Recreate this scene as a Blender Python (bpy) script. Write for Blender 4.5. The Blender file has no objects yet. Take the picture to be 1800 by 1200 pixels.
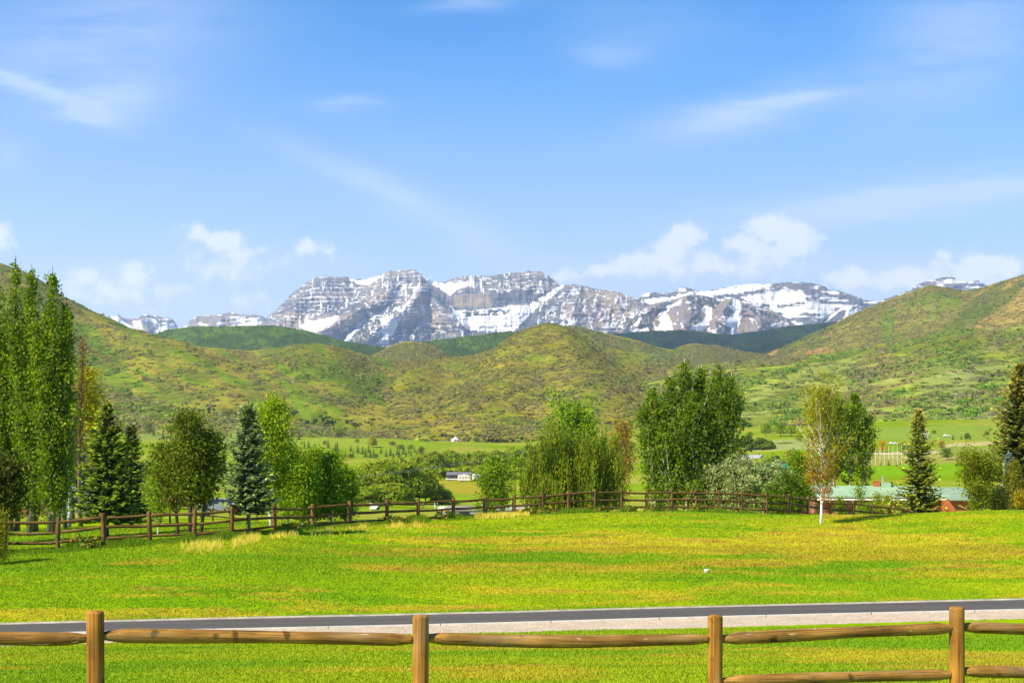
import bpy, math, random
import numpy as np
from mathutils import Vector, Matrix
R = random.Random(7)
rng = np.random.default_rng(11)
SC = bpy.context.scene
COL = SC.collection
F, CX, HY, E = 2500.0, 900.0, 850.0, 8.0      # focal length in photo pixels, centre column, horizon row, eye height

def at(px, py, D):
    return ((px-CX)/F*D, D, E+(HY-py)/F*D)
def xat(px, D): return (px-CX)/F*D

# ------------------------------------------------------------------ noise
def _h(ix, iy, s):
    n = (ix.astype(np.int64)*374761393 + iy.astype(np.int64)*668265263 + s*974634777) & 0xffffffff
    n = ((n ^ (n >> 13))*1274126177) & 0xffffffff
    return ((n ^ (n >> 16)) & 0xffff)/65535.0
def vn(x, y, s=0):
    x = np.asarray(x, float); y = np.asarray(y, float)
    x, y = np.broadcast_arrays(x, y)
    ix = np.floor(x); iy = np.floor(y); fx = x-ix; fy = y-iy
    fx = fx*fx*fx*(fx*(fx*6-15)+10); fy = fy*fy*fy*(fy*(fy*6-15)+10)
    ix = ix.astype(np.int64); iy = iy.astype(np.int64)
    a = _h(ix, iy, s); b = _h(ix+1, iy, s); c = _h(ix, iy+1, s); d = _h(ix+1, iy+1, s)
    return (a+(b-a)*fx)*(1-fy)+(c+(d-c)*fx)*fy
def fbm(x, y, s=0, o=4, g=0.5):
    t = 0; amp = 1; tot = 0
    x = np.asarray(x, float); y = np.asarray(y, float)
    for k in range(o):
        t = t+amp*vn(x, y, s+k*17); tot += amp; amp *= g
        x, y = (x*1.62+y*1.18)+3.1, (y*1.62-x*1.18)+7.7
    return t/tot
def ridge(x, y, s=0, o=4):
    t = 0; amp = 1; tot = 0
    x = np.asarray(x, float); y = np.asarray(y, float)
    for k in range(o):
        t = t+amp*(1-np.abs(2*vn(x, y, s+k*13)-1)); tot += amp; amp *= 0.5
        x = x*2.03+5.3; y = y*2.03+1.7
    return t/tot
def sst(a, b, x):
    t = np.clip((np.asarray(x, float)-a)/(b-a), 0, 1); return t*t*(3-2*t)
def mixc(c, d, m):
    m = np.asarray(m)[..., None]; return c*(1-m)+np.asarray(d, float)*m
def inpoly(x, y, poly):
    r = np.zeros(np.shape(x), bool); n = len(poly)
    for i in range(n):
        x1, y1 = poly[i]; x2, y2 = poly[(i+1) % n]
        if y1 == y2: continue
        c = (y1 > y) != (y2 > y)
        r ^= c & (x < (x2-x1)*(y-y1)/(y2-y1)+x1)
    return r
def ip(x, pts):
    p = np.array(pts, float); return np.interp(x, p[:, 0], p[:, 1])

# ------------------------------------------------------------------ mesh helpers
def mesh_np(name, V, Q, mat, col=None, smooth=False, parent=None):
    V = np.asarray(V, np.float32); Q = np.asarray(Q, np.int32)
    me = bpy.data.meshes.new(name)
    k = Q.shape[1]
    me.vertices.add(len(V)); me.vertices.foreach_set('co', V.ravel())
    me.loops.add(Q.size); me.loops.foreach_set('vertex_index', Q.ravel())
    me.polygons.add(len(Q)); me.polygons.foreach_set('loop_start', np.arange(0, Q.size, k, dtype=np.int32))
    if smooth: me.polygons.foreach_set('use_smooth', np.ones(len(Q), bool))
    if col is not None:
        a = me.color_attributes.new('col', 'FLOAT_COLOR', 'POINT')
        c = np.ones((len(V), 4), np.float32); c[:, :3] = col
        a.data.foreach_set('color', c.ravel())
    me.update(calc_edges=True)
    if mat: me.materials.append(mat)
    o = bpy.data.objects.new(name, me); COL.objects.link(o)
    if parent: o.parent = parent
    return o
def grid_faces(nr, nc):
    i = np.arange(nr*nc).reshape(nr, nc)
    return np.stack([i[:-1, :-1], i[:-1, 1:], i[1:, 1:], i[1:, :-1]], -1).reshape(-1, 4)
def tag(o, label=None, cat=None, group=None, kind=None):
    if label: o['label'] = label
    if cat: o['category'] = cat
    if group: o['group'] = group
    if kind: o['kind'] = kind
    return o
def empty(name, loc=(0, 0, 0), rz=0):
    o = bpy.data.objects.new(name, None); COL.objects.link(o)
    o.location = loc; o.rotation_euler = (0, 0, rz); o.empty_display_size = 0.2
    return o
class MB:
    """collects simple solids into one mesh"""
    def __init__(s): s.v = []; s.f = []; s.m = []
    def add(s, vs, fs, mi=0):
        b = len(s.v); s.v += [tuple(p) for p in vs]
        for f in fs: s.f.append([b+i for i in f]); s.m.append(mi)
        return s
    def box(s, x0, x1, y0, y1, z0, z1, mi=0):
        return s.add([(x, y, z) for z in (z0, z1) for y in (y0, y1) for x in (x0, x1)],
                     [(0, 2, 3, 1), (4, 5, 7, 6), (0, 1, 5, 4), (2, 6, 7, 3), (0, 4, 6, 2), (1, 3, 7, 5)], mi)
    def prism(s, prof, x0, x1, mi=0):
        n = len(prof)
        vs = [(x0, a, b) for a, b in prof]+[(x1, a, b) for a, b in prof]
        fs = [tuple(range(n)), tuple(range(2*n-1, n-1, -1))]+[(i, n+i, n+(i+1) % n, (i+1) % n) for i in range(n)]
        return s.add(vs, fs, mi)
    def tube(s, pts, rad, n=8, mi=0, cap=True):
        pts = [Vector(p) for p in pts]; rings = []
        for i, p in enumerate(pts):
            d = (pts[min(i+1, len(pts)-1)]-pts[max(i-1, 0)]).normalized()
            u = d.cross(Vector((0, 0, 1)) if abs(d.z) < 0.9 else Vector((1, 0, 0))).normalized(); w = d.cross(u)
            r = rad[i] if hasattr(rad, '__len__') else rad
            rings.append([p+r*(math.cos(2*math.pi*k/n)*u+math.sin(2*math.pi*k/n)*w) for k in range(n)])
        b = len(s.v); s.v += [tuple(p) for q in rings for p in q]
        for i in range(len(pts)-1):
            for k in range(n):
                s.f.append([b+i*n+k, b+i*n+(k+1) % n, b+(i+1)*n+(k+1) % n, b+(i+1)*n+k]); s.m.append(mi)
        if cap:
            s.f.append([b+k for k in range(n)][::-1]); s.m.append(mi)
            s.f.append([b+(len(pts)-1)*n+k for k in range(n)]); s.m.append(mi)
        return s
    def lathe(s, prof, n=14, c=(0, 0), mi=0):
        b = len(s.v)
        for r, z in prof:
            s.v += [(c[0]+r*math.cos(2*math.pi*k/n), c[1]+r*math.sin(2*math.pi*k/n), z) for k in range(n)]
        for i in range(len(prof)-1):
            for k in range(n):
                s.f.append([b+i*n+k, b+i*n+(k+1) % n, b+(i+1)*n+(k+1) % n, b+(i+1)*n+k]); s.m.append(mi)
        return s
    def build(s, name, mats, parent=None, smooth=False):
        me = bpy.data.meshes.new(name); me.from_pydata(s.v, [], s.f)
        mats = mats if isinstance(mats, (list, tuple)) else [mats]
        for m in mats: me.materials.append(m)
        me.polygons.foreach_set('material_index', s.m)
        if smooth: me.polygons.foreach_set('use_smooth', [True]*len(s.f))
        me.update(); o = bpy.data.objects.new(name, me); COL.objects.link(o)
        if parent: o.parent = parent
        return o

# ------------------------------------------------------------------ materials
def newmat(name):
    m = bpy.data.materials.new(name); m.use_nodes = True
    nt = m.node_tree; nt.nodes.clear()
    out = nt.nodes.new('ShaderNodeOutputMaterial')
    return m, nt, out
def nd(nt, t, **kw):
    n = nt.nodes.new(t)
    for k, v in kw.items():
        if k[0] == '_': n.inputs[int(k[1:])].default_value = v
        else: setattr(n, k, v)
    return n
def pbsdf(nt, out, rough=0.8, spec=0.3):
    b = nt.nodes.new('ShaderNodeBsdfPrincipled')
    b.inputs['Roughness'].default_value = rough; b.inputs['Specular IOR Level'].default_value = spec
    nt.links.new(b.outputs[0], out.inputs['Surface']); return b
def noise(nt, scale, vec=None, detail=4, rough=0.55):
    n = nt.nodes.new('ShaderNodeTexNoise'); n.inputs['Scale'].default_value = scale
    n.inputs['Detail'].default_value = detail; n.inputs['Roughness'].default_value = rough
    if vec is not None: nt.links.new(vec, n.inputs['Vector'])
    return n
def rng_map(nt, src, a, b, c, d):
    n = nt.nodes.new('ShaderNodeMapRange'); nt.links.new(src, n.inputs[0])
    for i, v in enumerate((a, b, c, d)): n.inputs[i+1].default_value = v
    return n.outputs[0]
def vscale(nt, src, v):
    n = nt.nodes.new('ShaderNodeVectorMath'); n.operation = 'MULTIPLY'
    nt.links.new(src, n.inputs[0]); n.inputs[1].default_value = v; return n.outputs[0]
def cmul(nt, colsock, valsock):
    n = nt.nodes.new('ShaderNodeVectorMath'); n.operation = 'SCALE'
    nt.links.new(colsock, n.inputs[0]); nt.links.new(valsock, n.inputs['Scale']); return n.outputs[0]
def mat_plain(name, c, rough=0.7, spec=0.3, var=0.25, scale=6.0, metal=0.0, bump=0.0):
    """one paint / cloth / metal with soft wear: colour varied by object-space noise"""
    m, nt, out = newmat(name); b = pbsdf(nt, out, rough, spec); b.inputs['Metallic'].default_value = metal
    tc = nd(nt, 'ShaderNodeTexCoord'); n = noise(nt, scale, tc.outputs['Object'])
    v = rng_map(nt, n.outputs[0], 0.3, 0.7, 1-var, 1+var)
    cc = nd(nt, 'ShaderNodeRGB'); cc.outputs[0].default_value = (*c, 1)
    nt.links.new(cmul(nt, cc.outputs[0], v), b.inputs['Base Color'])
    if bump:
        bp = nd(nt, 'ShaderNodeBump'); bp.inputs['Strength'].default_value = bump; bp.inputs['Distance'].default_value = 0.02
        nt.links.new(n.outputs[0], bp.inputs['Height']); nt.links.new(bp.outputs[0], b.inputs['Normal'])
    return m
def mat_terrain(name, scales, var, rough=0.95, bump=None):
    """vertex colour (what grows or lies there) broken up by world-space noise"""
    m, nt, out = newmat(name); b = pbsdf(nt, out, rough, 0.0)
    at_ = nd(nt, 'ShaderNodeAttribute', attribute_name='col'); tc = nd(nt, 'ShaderNodeTexCoord')
    cur = at_.outputs['Color']
    for s, v in zip(scales, var):
        n = noise(nt, s, tc.outputs['Object'], 3, 0.6)
        cur = cmul(nt, cur, rng_map(nt, n.outputs[0], 0.3, 0.7, 1-v, 1+v))
    nt.links.new(cur, b.inputs['Base Color'])
    if bump:
        bp = nd(nt, 'ShaderNodeBump'); bp.inputs['Strength'].default_value = bump[1]; bp.inputs['Distance'].default_value = bump[2]
        n = noise(nt, bump[0], tc.outputs['Object'], 4, 0.6)
        nt.links.new(n.outputs[0], bp.inputs['Height']); nt.links.new(bp.outputs[0], b.inputs['Normal'])
    return m
def mat_leaf(name, trans=0.35, rough=0.55):
    m, nt, out = newmat(name)
    a = nd(nt, 'ShaderNodeAttribute', attribute_name='col')
    b = nt.nodes.new('ShaderNodeBsdfPrincipled'); b.inputs['Roughness'].default_value = rough; b.inputs['Specular IOR Level'].default_value = 0.25
    t = nt.nodes.new('ShaderNodeBsdfTranslucent'); mx = nt.nodes.new('ShaderNodeMixShader'); mx.inputs[0].default_value = trans
    nt.links.new(a.outputs['Color'], b.inputs['Base Color']); nt.links.new(a.outputs['Color'], t.inputs['Color'])
    nt.links.new(b.outputs[0], mx.inputs[1]); nt.links.new(t.outputs[0], mx.inputs[2]); nt.links.new(mx.outputs[0], out.inputs['Surface'])
    return m
def mat_wood(name, c1, c2, grain=(1.2, 14, 14), rough=0.75):
    m, nt, out = newmat(name); b = pbsdf(nt, out, rough, 0.12)
    tc = nd(nt, 'ShaderNodeTexCoord'); oi = nd(nt, 'ShaderNodeObjectInfo')
    ad = nd(nt, 'ShaderNodeVectorMath', operation='ADD'); nt.links.new(tc.outputs['Object'], ad.inputs[0])
    sc = nd(nt, 'ShaderNodeMath', operation='MULTIPLY'); sc.inputs[1].default_value = 37.0; nt.links.new(oi.outputs['Random'], sc.inputs[0])
    nt.links.new(sc.outputs[0], ad.inputs[1])
    n1 = noise(nt, 1.0, vscale(nt, ad.outputs[0], grain), 5, 0.6)
    n2 = noise(nt, 2.3, ad.outputs[0], 3, 0.5)
    n3 = noise(nt, 1.0, vscale(nt, ad.outputs[0], tuple(g*(0.35 if g < 5 else 5) for g in grain)), 2, 0.5)
    mx = nd(nt, 'ShaderNodeMix', data_type='RGBA'); mx.inputs['A'].default_value = (*c1, 1); mx.inputs['B'].default_value = (*c2, 1)
    nt.links.new(rng_map(nt, n1.outputs[0], 0.32, 0.68, 0, 1), mx.inputs['Factor'])
    k = cmul(nt, mx.outputs['Result'], rng_map(nt, n2.outputs[0], 0.3, 0.7, 0.60, 1.32))
    k = cmul(nt, k, rng_map(nt, n3.outputs[0], 0.30, 0.47, 0.38, 1.0))
    n5 = noise(nt, 1.0, vscale(nt, ad.outputs[0], tuple(g*.8 if g < 5 else 55 for g in grain)), 3, 0.6)
    k = cmul(nt, k, rng_map(nt, n5.outputs[0], 0.33, 0.46, 0.45, 1.05))
    n6 = noise(nt, 7.0, ad.outputs[0], 1, 0.3); k = cmul(nt, k, rng_map(nt, n6.outputs[0], 0.24, 0.31, 0.35, 1.0))
    # pale scuffs where the bark is rubbed off
    n4 = noise(nt, 1.0, vscale(nt, ad.outputs[0], tuple(5 if g < 5 else 22 for g in grain)), 3, 0.5)
    mx2 = nd(nt, 'ShaderNodeMix', data_type='RGBA'); mx2.inputs['B'].default_value = (0.55, 0.43, 0.27, 1)
    nt.links.new(rng_map(nt, n4.outputs[0], 0.69, 0.74, 0, .85), mx2.inputs['Factor']); nt.links.new(k, mx2.inputs['A'])
    n7 = noise(nt, 1.0, vscale(nt, ad.outputs[0], tuple(.9 if g < 5 else 6 for g in grain)), 3, 0.6); mx3 = nd(nt, 'ShaderNodeMix', data_type='RGBA'); mx3.inputs['B'].default_value = (c1[0]*.80, c1[0]*.66, c1[0]*.42, 1)
    nt.links.new(rng_map(nt, n7.outputs[0], 0.52, 0.70, 0, .38), mx3.inputs['Factor']); nt.links.new(mx2.outputs['Result'], mx3.inputs['A'])
    nt.links.new(mx3.outputs['Result'], b.inputs['Base Color'])
    bp = nd(nt, 'ShaderNodeBump'); bp.inputs['Strength'].default_value = 0.5; bp.inputs['Distance'].default_value = 0.012
    nt.links.new(n1.outputs[0], bp.inputs['Height']); nt.links.new(bp.outputs[0], b.inputs['Normal'])
    return m
M_TERR = mat_terrain('hill_ground', (0.09, 0.02), (0.28, 0.18), bump=(0.12, 0.6, 3.0))
M_MTN = mat_terrain('mountain_rock', (0.02, 0.006), (0.16, 0.12), bump=(0.012, 0.35, 14.0))
M_LAWN = mat_terrain('lawn_turf', (9.0, 1.3, 0.25), (0.16, 0.16, 0.12), bump=(18.0, 0.4, 0.05))
M_LEAF = mat_leaf('leaf', 0.48)
M_NEEDLE = mat_leaf('needle', 0.12, 0.7)
M_SCRUB = mat_leaf('scrub_leaf', 0.38, 0.9)

# ------------------------------------------------------------------ camera
cam = bpy.data.objects.new('camera', bpy.data.cameras.new('camera')); COL.objects.link(cam)
cam.data.sensor_width = 36; cam.data.lens = 50; cam.data.sensor_fit = 'HORIZONTAL'
cam.data.shift_y = (HY-600)/1800.0
cam.location = (0, 0, E); cam.rotation_euler = (math.pi/2, 0, 0)
cam.data.clip_start = 0.5; cam.data.clip_end = 60000
SC.camera = cam

# ------------------------------------------------------------------ light and sky
SUN_EL, SUN_AZ = math.radians(43), math.radians(-131)      # azimuth from +Y clockwise: behind the camera, to its left
sd = Vector((math.sin(SUN_AZ)*math.cos(SUN_EL), math.cos(SUN_AZ)*math.cos(SUN_EL), math.sin(SUN_EL)))
sun = bpy.data.objects.new('sun', bpy.data.lights.new('sun', 'SUN')); COL.objects.link(sun)
sun.data.energy = 4.9; sun.data.angle = math.radians(0.53); sun.data.color = (1.0, 0.89, 0.66)
sun.rotation_euler = sd.to_track_quat('Z', 'Y').to_euler(); sun.location = (0, 0, 300)
W = bpy.data.worlds.new('World'); SC.world = W; W.use_nodes = True
W.cycles.sampling_method = 'MANUAL'; W.cycles.sample_map_resolution = 256
nt = W.node_tree; nt.nodes.clear()
wo = nd(nt, 'ShaderNodeOutputWorld'); bg = nd(nt, 'ShaderNodeBackground'); nt.links.new(bg.outputs[0], wo.inputs[0])
sky = nd(nt, 'ShaderNodeTexSky'); sky.sky_type = 'NISHITA'; sky.sun_disc = False
sky.sun_elevation = SUN_EL; sky.sun_rotation = SUN_AZ; sky.altitude = 1700; sky.air_density = 1.0; sky.dust_density = 0.8; sky.ozone_density = 2.5
SKY_STRENGTH = 0.135
bg.inputs[1].default_value = SKY_STRENGTH
tc = nd(nt, 'ShaderNodeTexCoord')
sep = nd(nt, 'ShaderNodeSeparateXYZ'); nt.links.new(tc.outputs['Generated'], sep.inputs[0])
def mth(op, a, b=None, c=None, clamp=False):
    n = nd(nt, 'ShaderNodeMath', operation=op); n.use_clamp = clamp
    for i, v in enumerate((a, b, c)):
        if v is None: continue
        if isinstance(v, (int, float)): n.inputs[i].default_value = v
        else: nt.links.new(v, n.inputs[i])
    return n.outputs[0]
yy = mth('MAXIMUM', sep.outputs[1], 0.05)
comb = nd(nt, 'ShaderNodeCombineXYZ')
nt.links.new(mth('DIVIDE', sep.outputs[0], yy), comb.inputs[0]); nt.links.new(mth('DIVIDE', sep.outputs[2], yy), comb.inputs[1])
P0 = comb.outputs[0]                                        # gnomonic direction: east-west tangent, height tangent
def vm(op, a, b=None, c=None):
    n = nd(nt, 'ShaderNodeVectorMath', operation=op)
    for i, v in enumerate((a, b, c)):
        if v is None: continue
        if isinstance(v, tuple): n.inputs[i].default_value = v
        else: nt.links.new(v, n.inputs[i])
    return n
def c2(px, py): return ((px-CX)/F, (HY-py)/F)
nz = noise(nt, 45.0, P0, 5, 0.6); nzc = vm('SUBTRACT', nz.outputs['Color'], (0.5, 0.5, 0.5)).outputs[0]
PW = vm('MULTIPLY_ADD', nzc, (0.016, 0.011, 0.0), P0).outputs[0]
CUM = [(1250, 468, 150, 24), (1560, 496, 120, 22), (1700, 488, 120, 22), (400, 470, 90, 26), (200, 516, 130, 26), (1358, 404, 48, 26), (1398, 424, 44, 30), (1310, 428, 36, 20), (1350, 440, 90, 34), (1208, 416, 30, 20), (1182, 440, 40, 26), (1110, 462, 40, 15),
       (1065, 472, 42, 13), (1150, 465, 66, 24), (990, 487, 34, 14), (1495, 490, 42, 20), (1600, 486, 42, 20), (1664, 450, 18, 10), (1728, 468, 48, 22),
       (1765, 472, 42, 20), (1690, 474, 42, 16), (345, 413, 34, 18), (395, 426, 36, 20), (420, 448, 28, 22), (462, 440, 12, 8), (545, 436, 30, 18),
       (578, 442, 16, 14), (150, 490, 30, 22), (230, 484, 38, 24), (190, 508, 66, 26), (5, 420, 22, 24), (440, 528, 34, 14)]
STR = [.42, .42, .5, .3, .3, .95, 1, .8, .5, .95, .9, .75, .55, .55, .35, .75, .85, .6, .9, .8, .5, .5, .8, .45, .35, .5, .4, .5, .6, .3, .4, .3]
dens = None
for (px, py, rx, ry), st in zip(CUM, STR):
    u, v = c2(px, py); rx, ry = rx*1.25/F, ry*1.35/F
    q = vm('MULTIPLY_ADD', PW, (1/rx, 1/ry, 0.0), (-u/rx, -v/ry, 0.0)).outputs[0]
    ln = vm('LENGTH', q); k = mth('MULTIPLY_ADD', ln.outputs['Value'], -st, st)
    dens = k if dens is None else mth('MAXIMUM', dens, k)
nz2 = noise(nt, 85.0, P0, 8, 0.60)
dens = mth('ADD', mth('MAXIMUM', dens, -0.5), mth('MULTIPLY_ADD', nz2.outputs[0], 1.15, -0.545))
cum = nd(nt, 'ShaderNodeMapRange', interpolation_type='SMOOTHSTEP'); nt.links.new(dens, cum.inputs[0])
cum.inputs[1].default_value = 0.0; cum.inputs[2].default_value = 0.50
CIR = [(70, 160, 130, 14, -22, .62), (200, 175, 90, 38, 5, .55), (190, 60, 260, 110, 10, .42), (680, 330, 220, 24, -24, .34), (820, 420, 190, 34, -26, .34),
       (1300, 205, 170, 36, 13, .50), (1390, 178, 110, 14, 10, .35), (1680, 335, 300, 26, 8, .55), (1500, 372, 380, 34, 6, .38), (1660, 120, 160, 80, 20, .34),
       (1150, 40, 200, 60, -5, .14), (820, 5, 80, 16, 0, .35), (620, 178, 60, 12, 0, .30), (1080, 100, 70, 30, 0, .25), (1750, 20, 200, 60, 0, .3), (10, 270, 40, 30, 0, .25), (1200, 478, 260, 34, 4, .55), (1640, 478, 220, 30, 0, .50), (190, 500, 170, 34, 0, .45), (400, 450, 120, 34, 0, .35), (560, 470, 120, 24, 0, .3)]
nz3 = noise(nt, 9.0, vm('MULTIPLY', P0, (1.0, 5.0, 1.0)).outputs[0], 9, 0.66)
nzw = vm('MULTIPLY_ADD', vm('SUBTRACT', nz3.outputs['Color'], (0.5, 0.5, 0.5)).outputs[0], (0.05, 0.03, 0.0), P0).outputs[0]
ci = None
for px, py, rx, ry, ang, st in CIR:
    u, v = c2(px, py); a = math.radians(ang); rx, ry = rx/F, ry/F
    ax = (math.cos(a)/rx, math.sin(a)/rx, 0.0); ay = (-math.sin(a)/ry, math.cos(a)/ry, 0.0)
    sh = vm('SUBTRACT', nzw, (u, v, 0.0)).outputs[0]
    da = vm('DOT_PRODUCT', sh, ax).outputs['Value']; db = vm('DOT_PRODUCT', sh, ay).outputs['Value']
    r2 = mth('ADD', mth('MULTIPLY', da, da), mth('MULTIPLY', db, db))
    g = mth('MULTIPLY', mth('POWER', 2.718, mth('MULTIPLY', r2, -1.0)), st)
    ci = g if ci is None else mth('ADD', ci, g)
ci = mth('MULTIPLY', ci, mth('MULTIPLY_ADD', nz3.outputs[0], 2.6, -0.40, clamp=True))
gate = mth('GREATER_THAN', sep.outputs[1], 0.1)
ci = mth('MULTIPLY', mth('MINIMUM', ci, 0.6), gate)
cu = mth('MULTIPLY', mth('MULTIPLY', cum.outputs[0], 0.85), gate)
hs = nd(nt, 'ShaderNodeHueSaturation'); hs.inputs['Saturation'].default_value = 1.75; hs.inputs['Hue'].default_value = 0.500
nt.links.new(sky.outputs[0], hs.inputs['Color'])
lowm = mth('MULTIPLY', mth('POWER', mth('MULTIPLY_ADD', sep.outputs[2], -1/.22, .34/.22, clamp=True), 1.5), 0.90)
m0 = nd(nt, 'ShaderNodeMix', data_type='RGBA'); nt.links.new(lowm, m0.inputs['Factor']); nt.links.new(hs.outputs[0], m0.inputs['A'])
m0.inputs['B'].default_value = (3.55, 4.15, 5.6, 1)
SKY_OUT = m0.outputs['Result']
m1 = nd(nt, 'ShaderNodeMix', data_type='RGBA'); nt.links.new(ci, m1.inputs['Factor']); nt.links.new(SKY_OUT, m1.inputs['A'])
m2 = nd(nt, 'ShaderNodeMix', data_type='RGBA'); nt.links.new(cu, m2.inputs['Factor']); nt.links.new(m1.outputs['Result'], m2.inputs['A'])
CLOUD = 5.3
m1.inputs['B'].default_value = (0.70*CLOUD, 0.80*CLOUD, 1.0*CLOUD, 1); m2.inputs['B'].default_value = (0.93*CLOUD, 0.97*CLOUD, 1.02*CLOUD, 1)
nt.links.new(m2.outputs['Result'], bg.inputs[0])
SC.view_settings.view_transform = 'Standard'; SC.view_settings.look = 'None'
SC.view_settings.exposure = 0.74; SC.view_settings.gamma = 1
SC.view_settings.use_curve_mapping = False
try:
    SC.cycles.use_denoising = True; SC.cycles.max_bounces = 6; SC.cycles.transmission_bounces = 3; SC.cycles.transparent_max_bounces = 4; SC.cycles.volume_bounces = 0
    SC.cycles.diffuse_bounces = 3; SC.cycles.glossy_bounces = 1
except Exception: pass
# ------------------------------------------------------------------ the ground sheet
ROADX = [-260, 0, 600, 1050, 1150, 1800, 2060]
def edge(ys, d0, d1):
    pts = []
    for px, y in zip(ROADX, ys):
        D = d0+(d1-d0)*px/1800.0; pts.append((px, D, (HY-y)/F*D))
    return np.array(pts)
E_G = edge([1146, 1138, 1117, 1110, 1106, 1088, 1081], 32.5, 38.5)
E_N = edge([1119, 1113, 1101, 1090, 1085.5, 1070.5, 1066], 35.5, 41.5)
E_F = edge([1105, 1100, 1086, 1075, 1071.5, 1056, 1051], 39.5, 45.5)
def edz(e, px, k): return np.interp(px, e[:, 0], e[:, k])
FARC = {
 -600: [(57, -2.9), (75, -2.9), (130, -2.9), (200, -3.5), (400, -5), (700, 0), (900, 12), (1150, 36), (1300, 37), (1600, 38)],
 0: [(57, -2.75), (75, -2.75), (130, -2.85), (200, -4), (400, -5), (700, 2), (900, 17), (1150, 40), (1300, 41), (1600, 42)],
 260: [(59, -2.36), (75, -2.45), (130, -2.7), (200, -3.6), (400, -5), (700, 1), (900, 17), (1150, 40), (1300, 41), (1600, 42)],
 450: [(61, -2.05), (70, -2.15), (100, -2.6), (160, -3.5), (300, -5.5), (500, -6), (700, 0), (900, 17), (1150, 40), (1300, 41), (1600, 42)],
 650: [(69.5, -1.85), (80, -2.1), (110, -3.2), (170, -5), (300, -7), (500, -6), (700, -.5), (900, 14), (1150, 37), (1300, 38), (1600, 39)],
 900: [(76, -1.62), (82, -2.1), (110, -4.2), (170, -6.2), (300, -7.5), (500, -6.5), (600, -2), (700, 1.6), (900, 13), (1250, 36), (1400, 37), (1600, 38)],
 1137: [(74, -1.6), (81, -1.6), (90, -2.3), (130, -4.8), (200, -6.2), (300, -6.5), (500, -2), (800, 12), (1250, 44), (1600, 46)],
 1300: [(76, -1.66), (83, -1.85), (95, -2.6), (130, -4.4), (200, -5.5), (300, -6), (500, 0), (800, 14), (1200, 49), (1600, 51)],
 1460: [(76, -1.6), (88, -2.3), (130, -4.2), (170, -4.7), (250, -4.2), (500, 3), (800, 20), (1100, 46), (1300, 50), (1600, 52)],
 1620: [(74, -1.48), (95, -2.9), (130, -4.2), (200, -4.6), (260, -4.2), (400, -1), (600, 7), (800, 22), (1100, 50), (1300, 52), (1600, 54)],
 1800: [(72, -1.44), (80, -1.55), (100, -2.6), (130, -4), (260, -4.2), (400, -1), (600, 7), (800, 22), (1100, 50), (1300, 52), (1600, 54)],
 2400: [(72, -1.44), (80, -1.55), (100, -2.6), (130, -4), (260, -4.2), (400, -1), (600, 7), (800, 22), (1100, 50), (1300, 52), (1600, 54)]}
GD = np.unique(np.concatenate([np.geomspace(2.5, 30, 60), np.arange(30, 50, 0.16), np.arange(50, 100, 0.28), np.geomspace(100, 1650, 260)]))
GPX = np.unique(np.concatenate([np.linspace(-2400, -260, 30), np.arange(-260, 2061, 4.0), np.linspace(2060, 4200, 30)]))
def _ground():
    keys = sorted(FARC); fine = np.geomspace(2.5, 1650, 1400); lf = np.log(fine); cols = []
    for k in keys:
        kk = min(max(k, -260), 2060)
        pts = [(2.5, -2.0), (12, -2.45), (edz(E_G, kk, 1), edz(E_G, kk, 2)), (edz(E_N, kk, 1), edz(E_N, kk, 2)), (edz(E_F, kk, 1), edz(E_F, kk, 2))]+FARC[k]
        p = np.array(pts); z = np.interp(fine, p[:, 0], p[:, 1])
        ker = np.exp(-0.5*(np.arange(-14, 15)/5.0)**2); ker /= ker.sum()
        z = np.convolve(np.pad(z, 14, mode='edge'), ker, 'valid'); cols.append(z)
    cols = np.array(cols)
    cl = np.clip(GPX, -600, 2400)
    Z = np.empty((len(GD), len(GPX)))
    tmp = np.array([np.interp(GD, fine, c) for c in cols])            # keys x GD
    for i in range(len(GD)):
        Z[i] = np.interp(cl, keys, tmp[:, i])
    ker = np.exp(-0.5*(np.arange(-30, 31)/14.0)**2); ker /= ker.sum()  # smooth the creases between the columns
    Z2 = np.apply_along_axis(lambda r: np.convolve(np.pad(r, 30, mode='edge'), ker, 'valid'), 1, Z)
    wgt = sst(44, 60, GD)[:, None]
    return Z*(1-wgt)+Z2*wgt
GZ = _ground()
# gentle unevenness
_gx = (GPX[None, :]-CX)/F*GD[:, None]; _gy = np.broadcast_to(GD[:, None], _gx.shape)
GZ = GZ+(fbm(_gx*0.12, _gy*0.12, 5, 3)-0.5)*0.25*sst(47, 56, GD)[:, None]*sst(140, 90, GD)[:, None]
GZ = GZ+(fbm(_gx*0.02, _gy*0.02, 9, 3)-0.5)*4.0*sst(200, 500, GD)[:, None]
def gz(x, D):
    x = np.asarray(x, float); D = np.asarray(D, float)
    px = x/D*F+CX
    i = np.interp(D, GD, np.arange(len(GD))); j = np.interp(px, GPX, np.arange(len(GPX)))
    i0 = np.clip(i.astype(int), 0, len(GD)-2); j0 = np.clip(j.astype(int), 0, len(GPX)-2); fi = i-i0; fj = j-j0
    return E+(GZ[i0, j0]*(1-fi)*(1-fj)+GZ[i0+1, j0]*fi*(1-fj)+GZ[i0, j0+1]*(1-fi)*fj+GZ[i0+1, j0+1]*fi*fj)
def gpt(px, D, dz=0.0):
    x = xat(px, D); return (x, D, float(gz(x, D))+dz)

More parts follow.
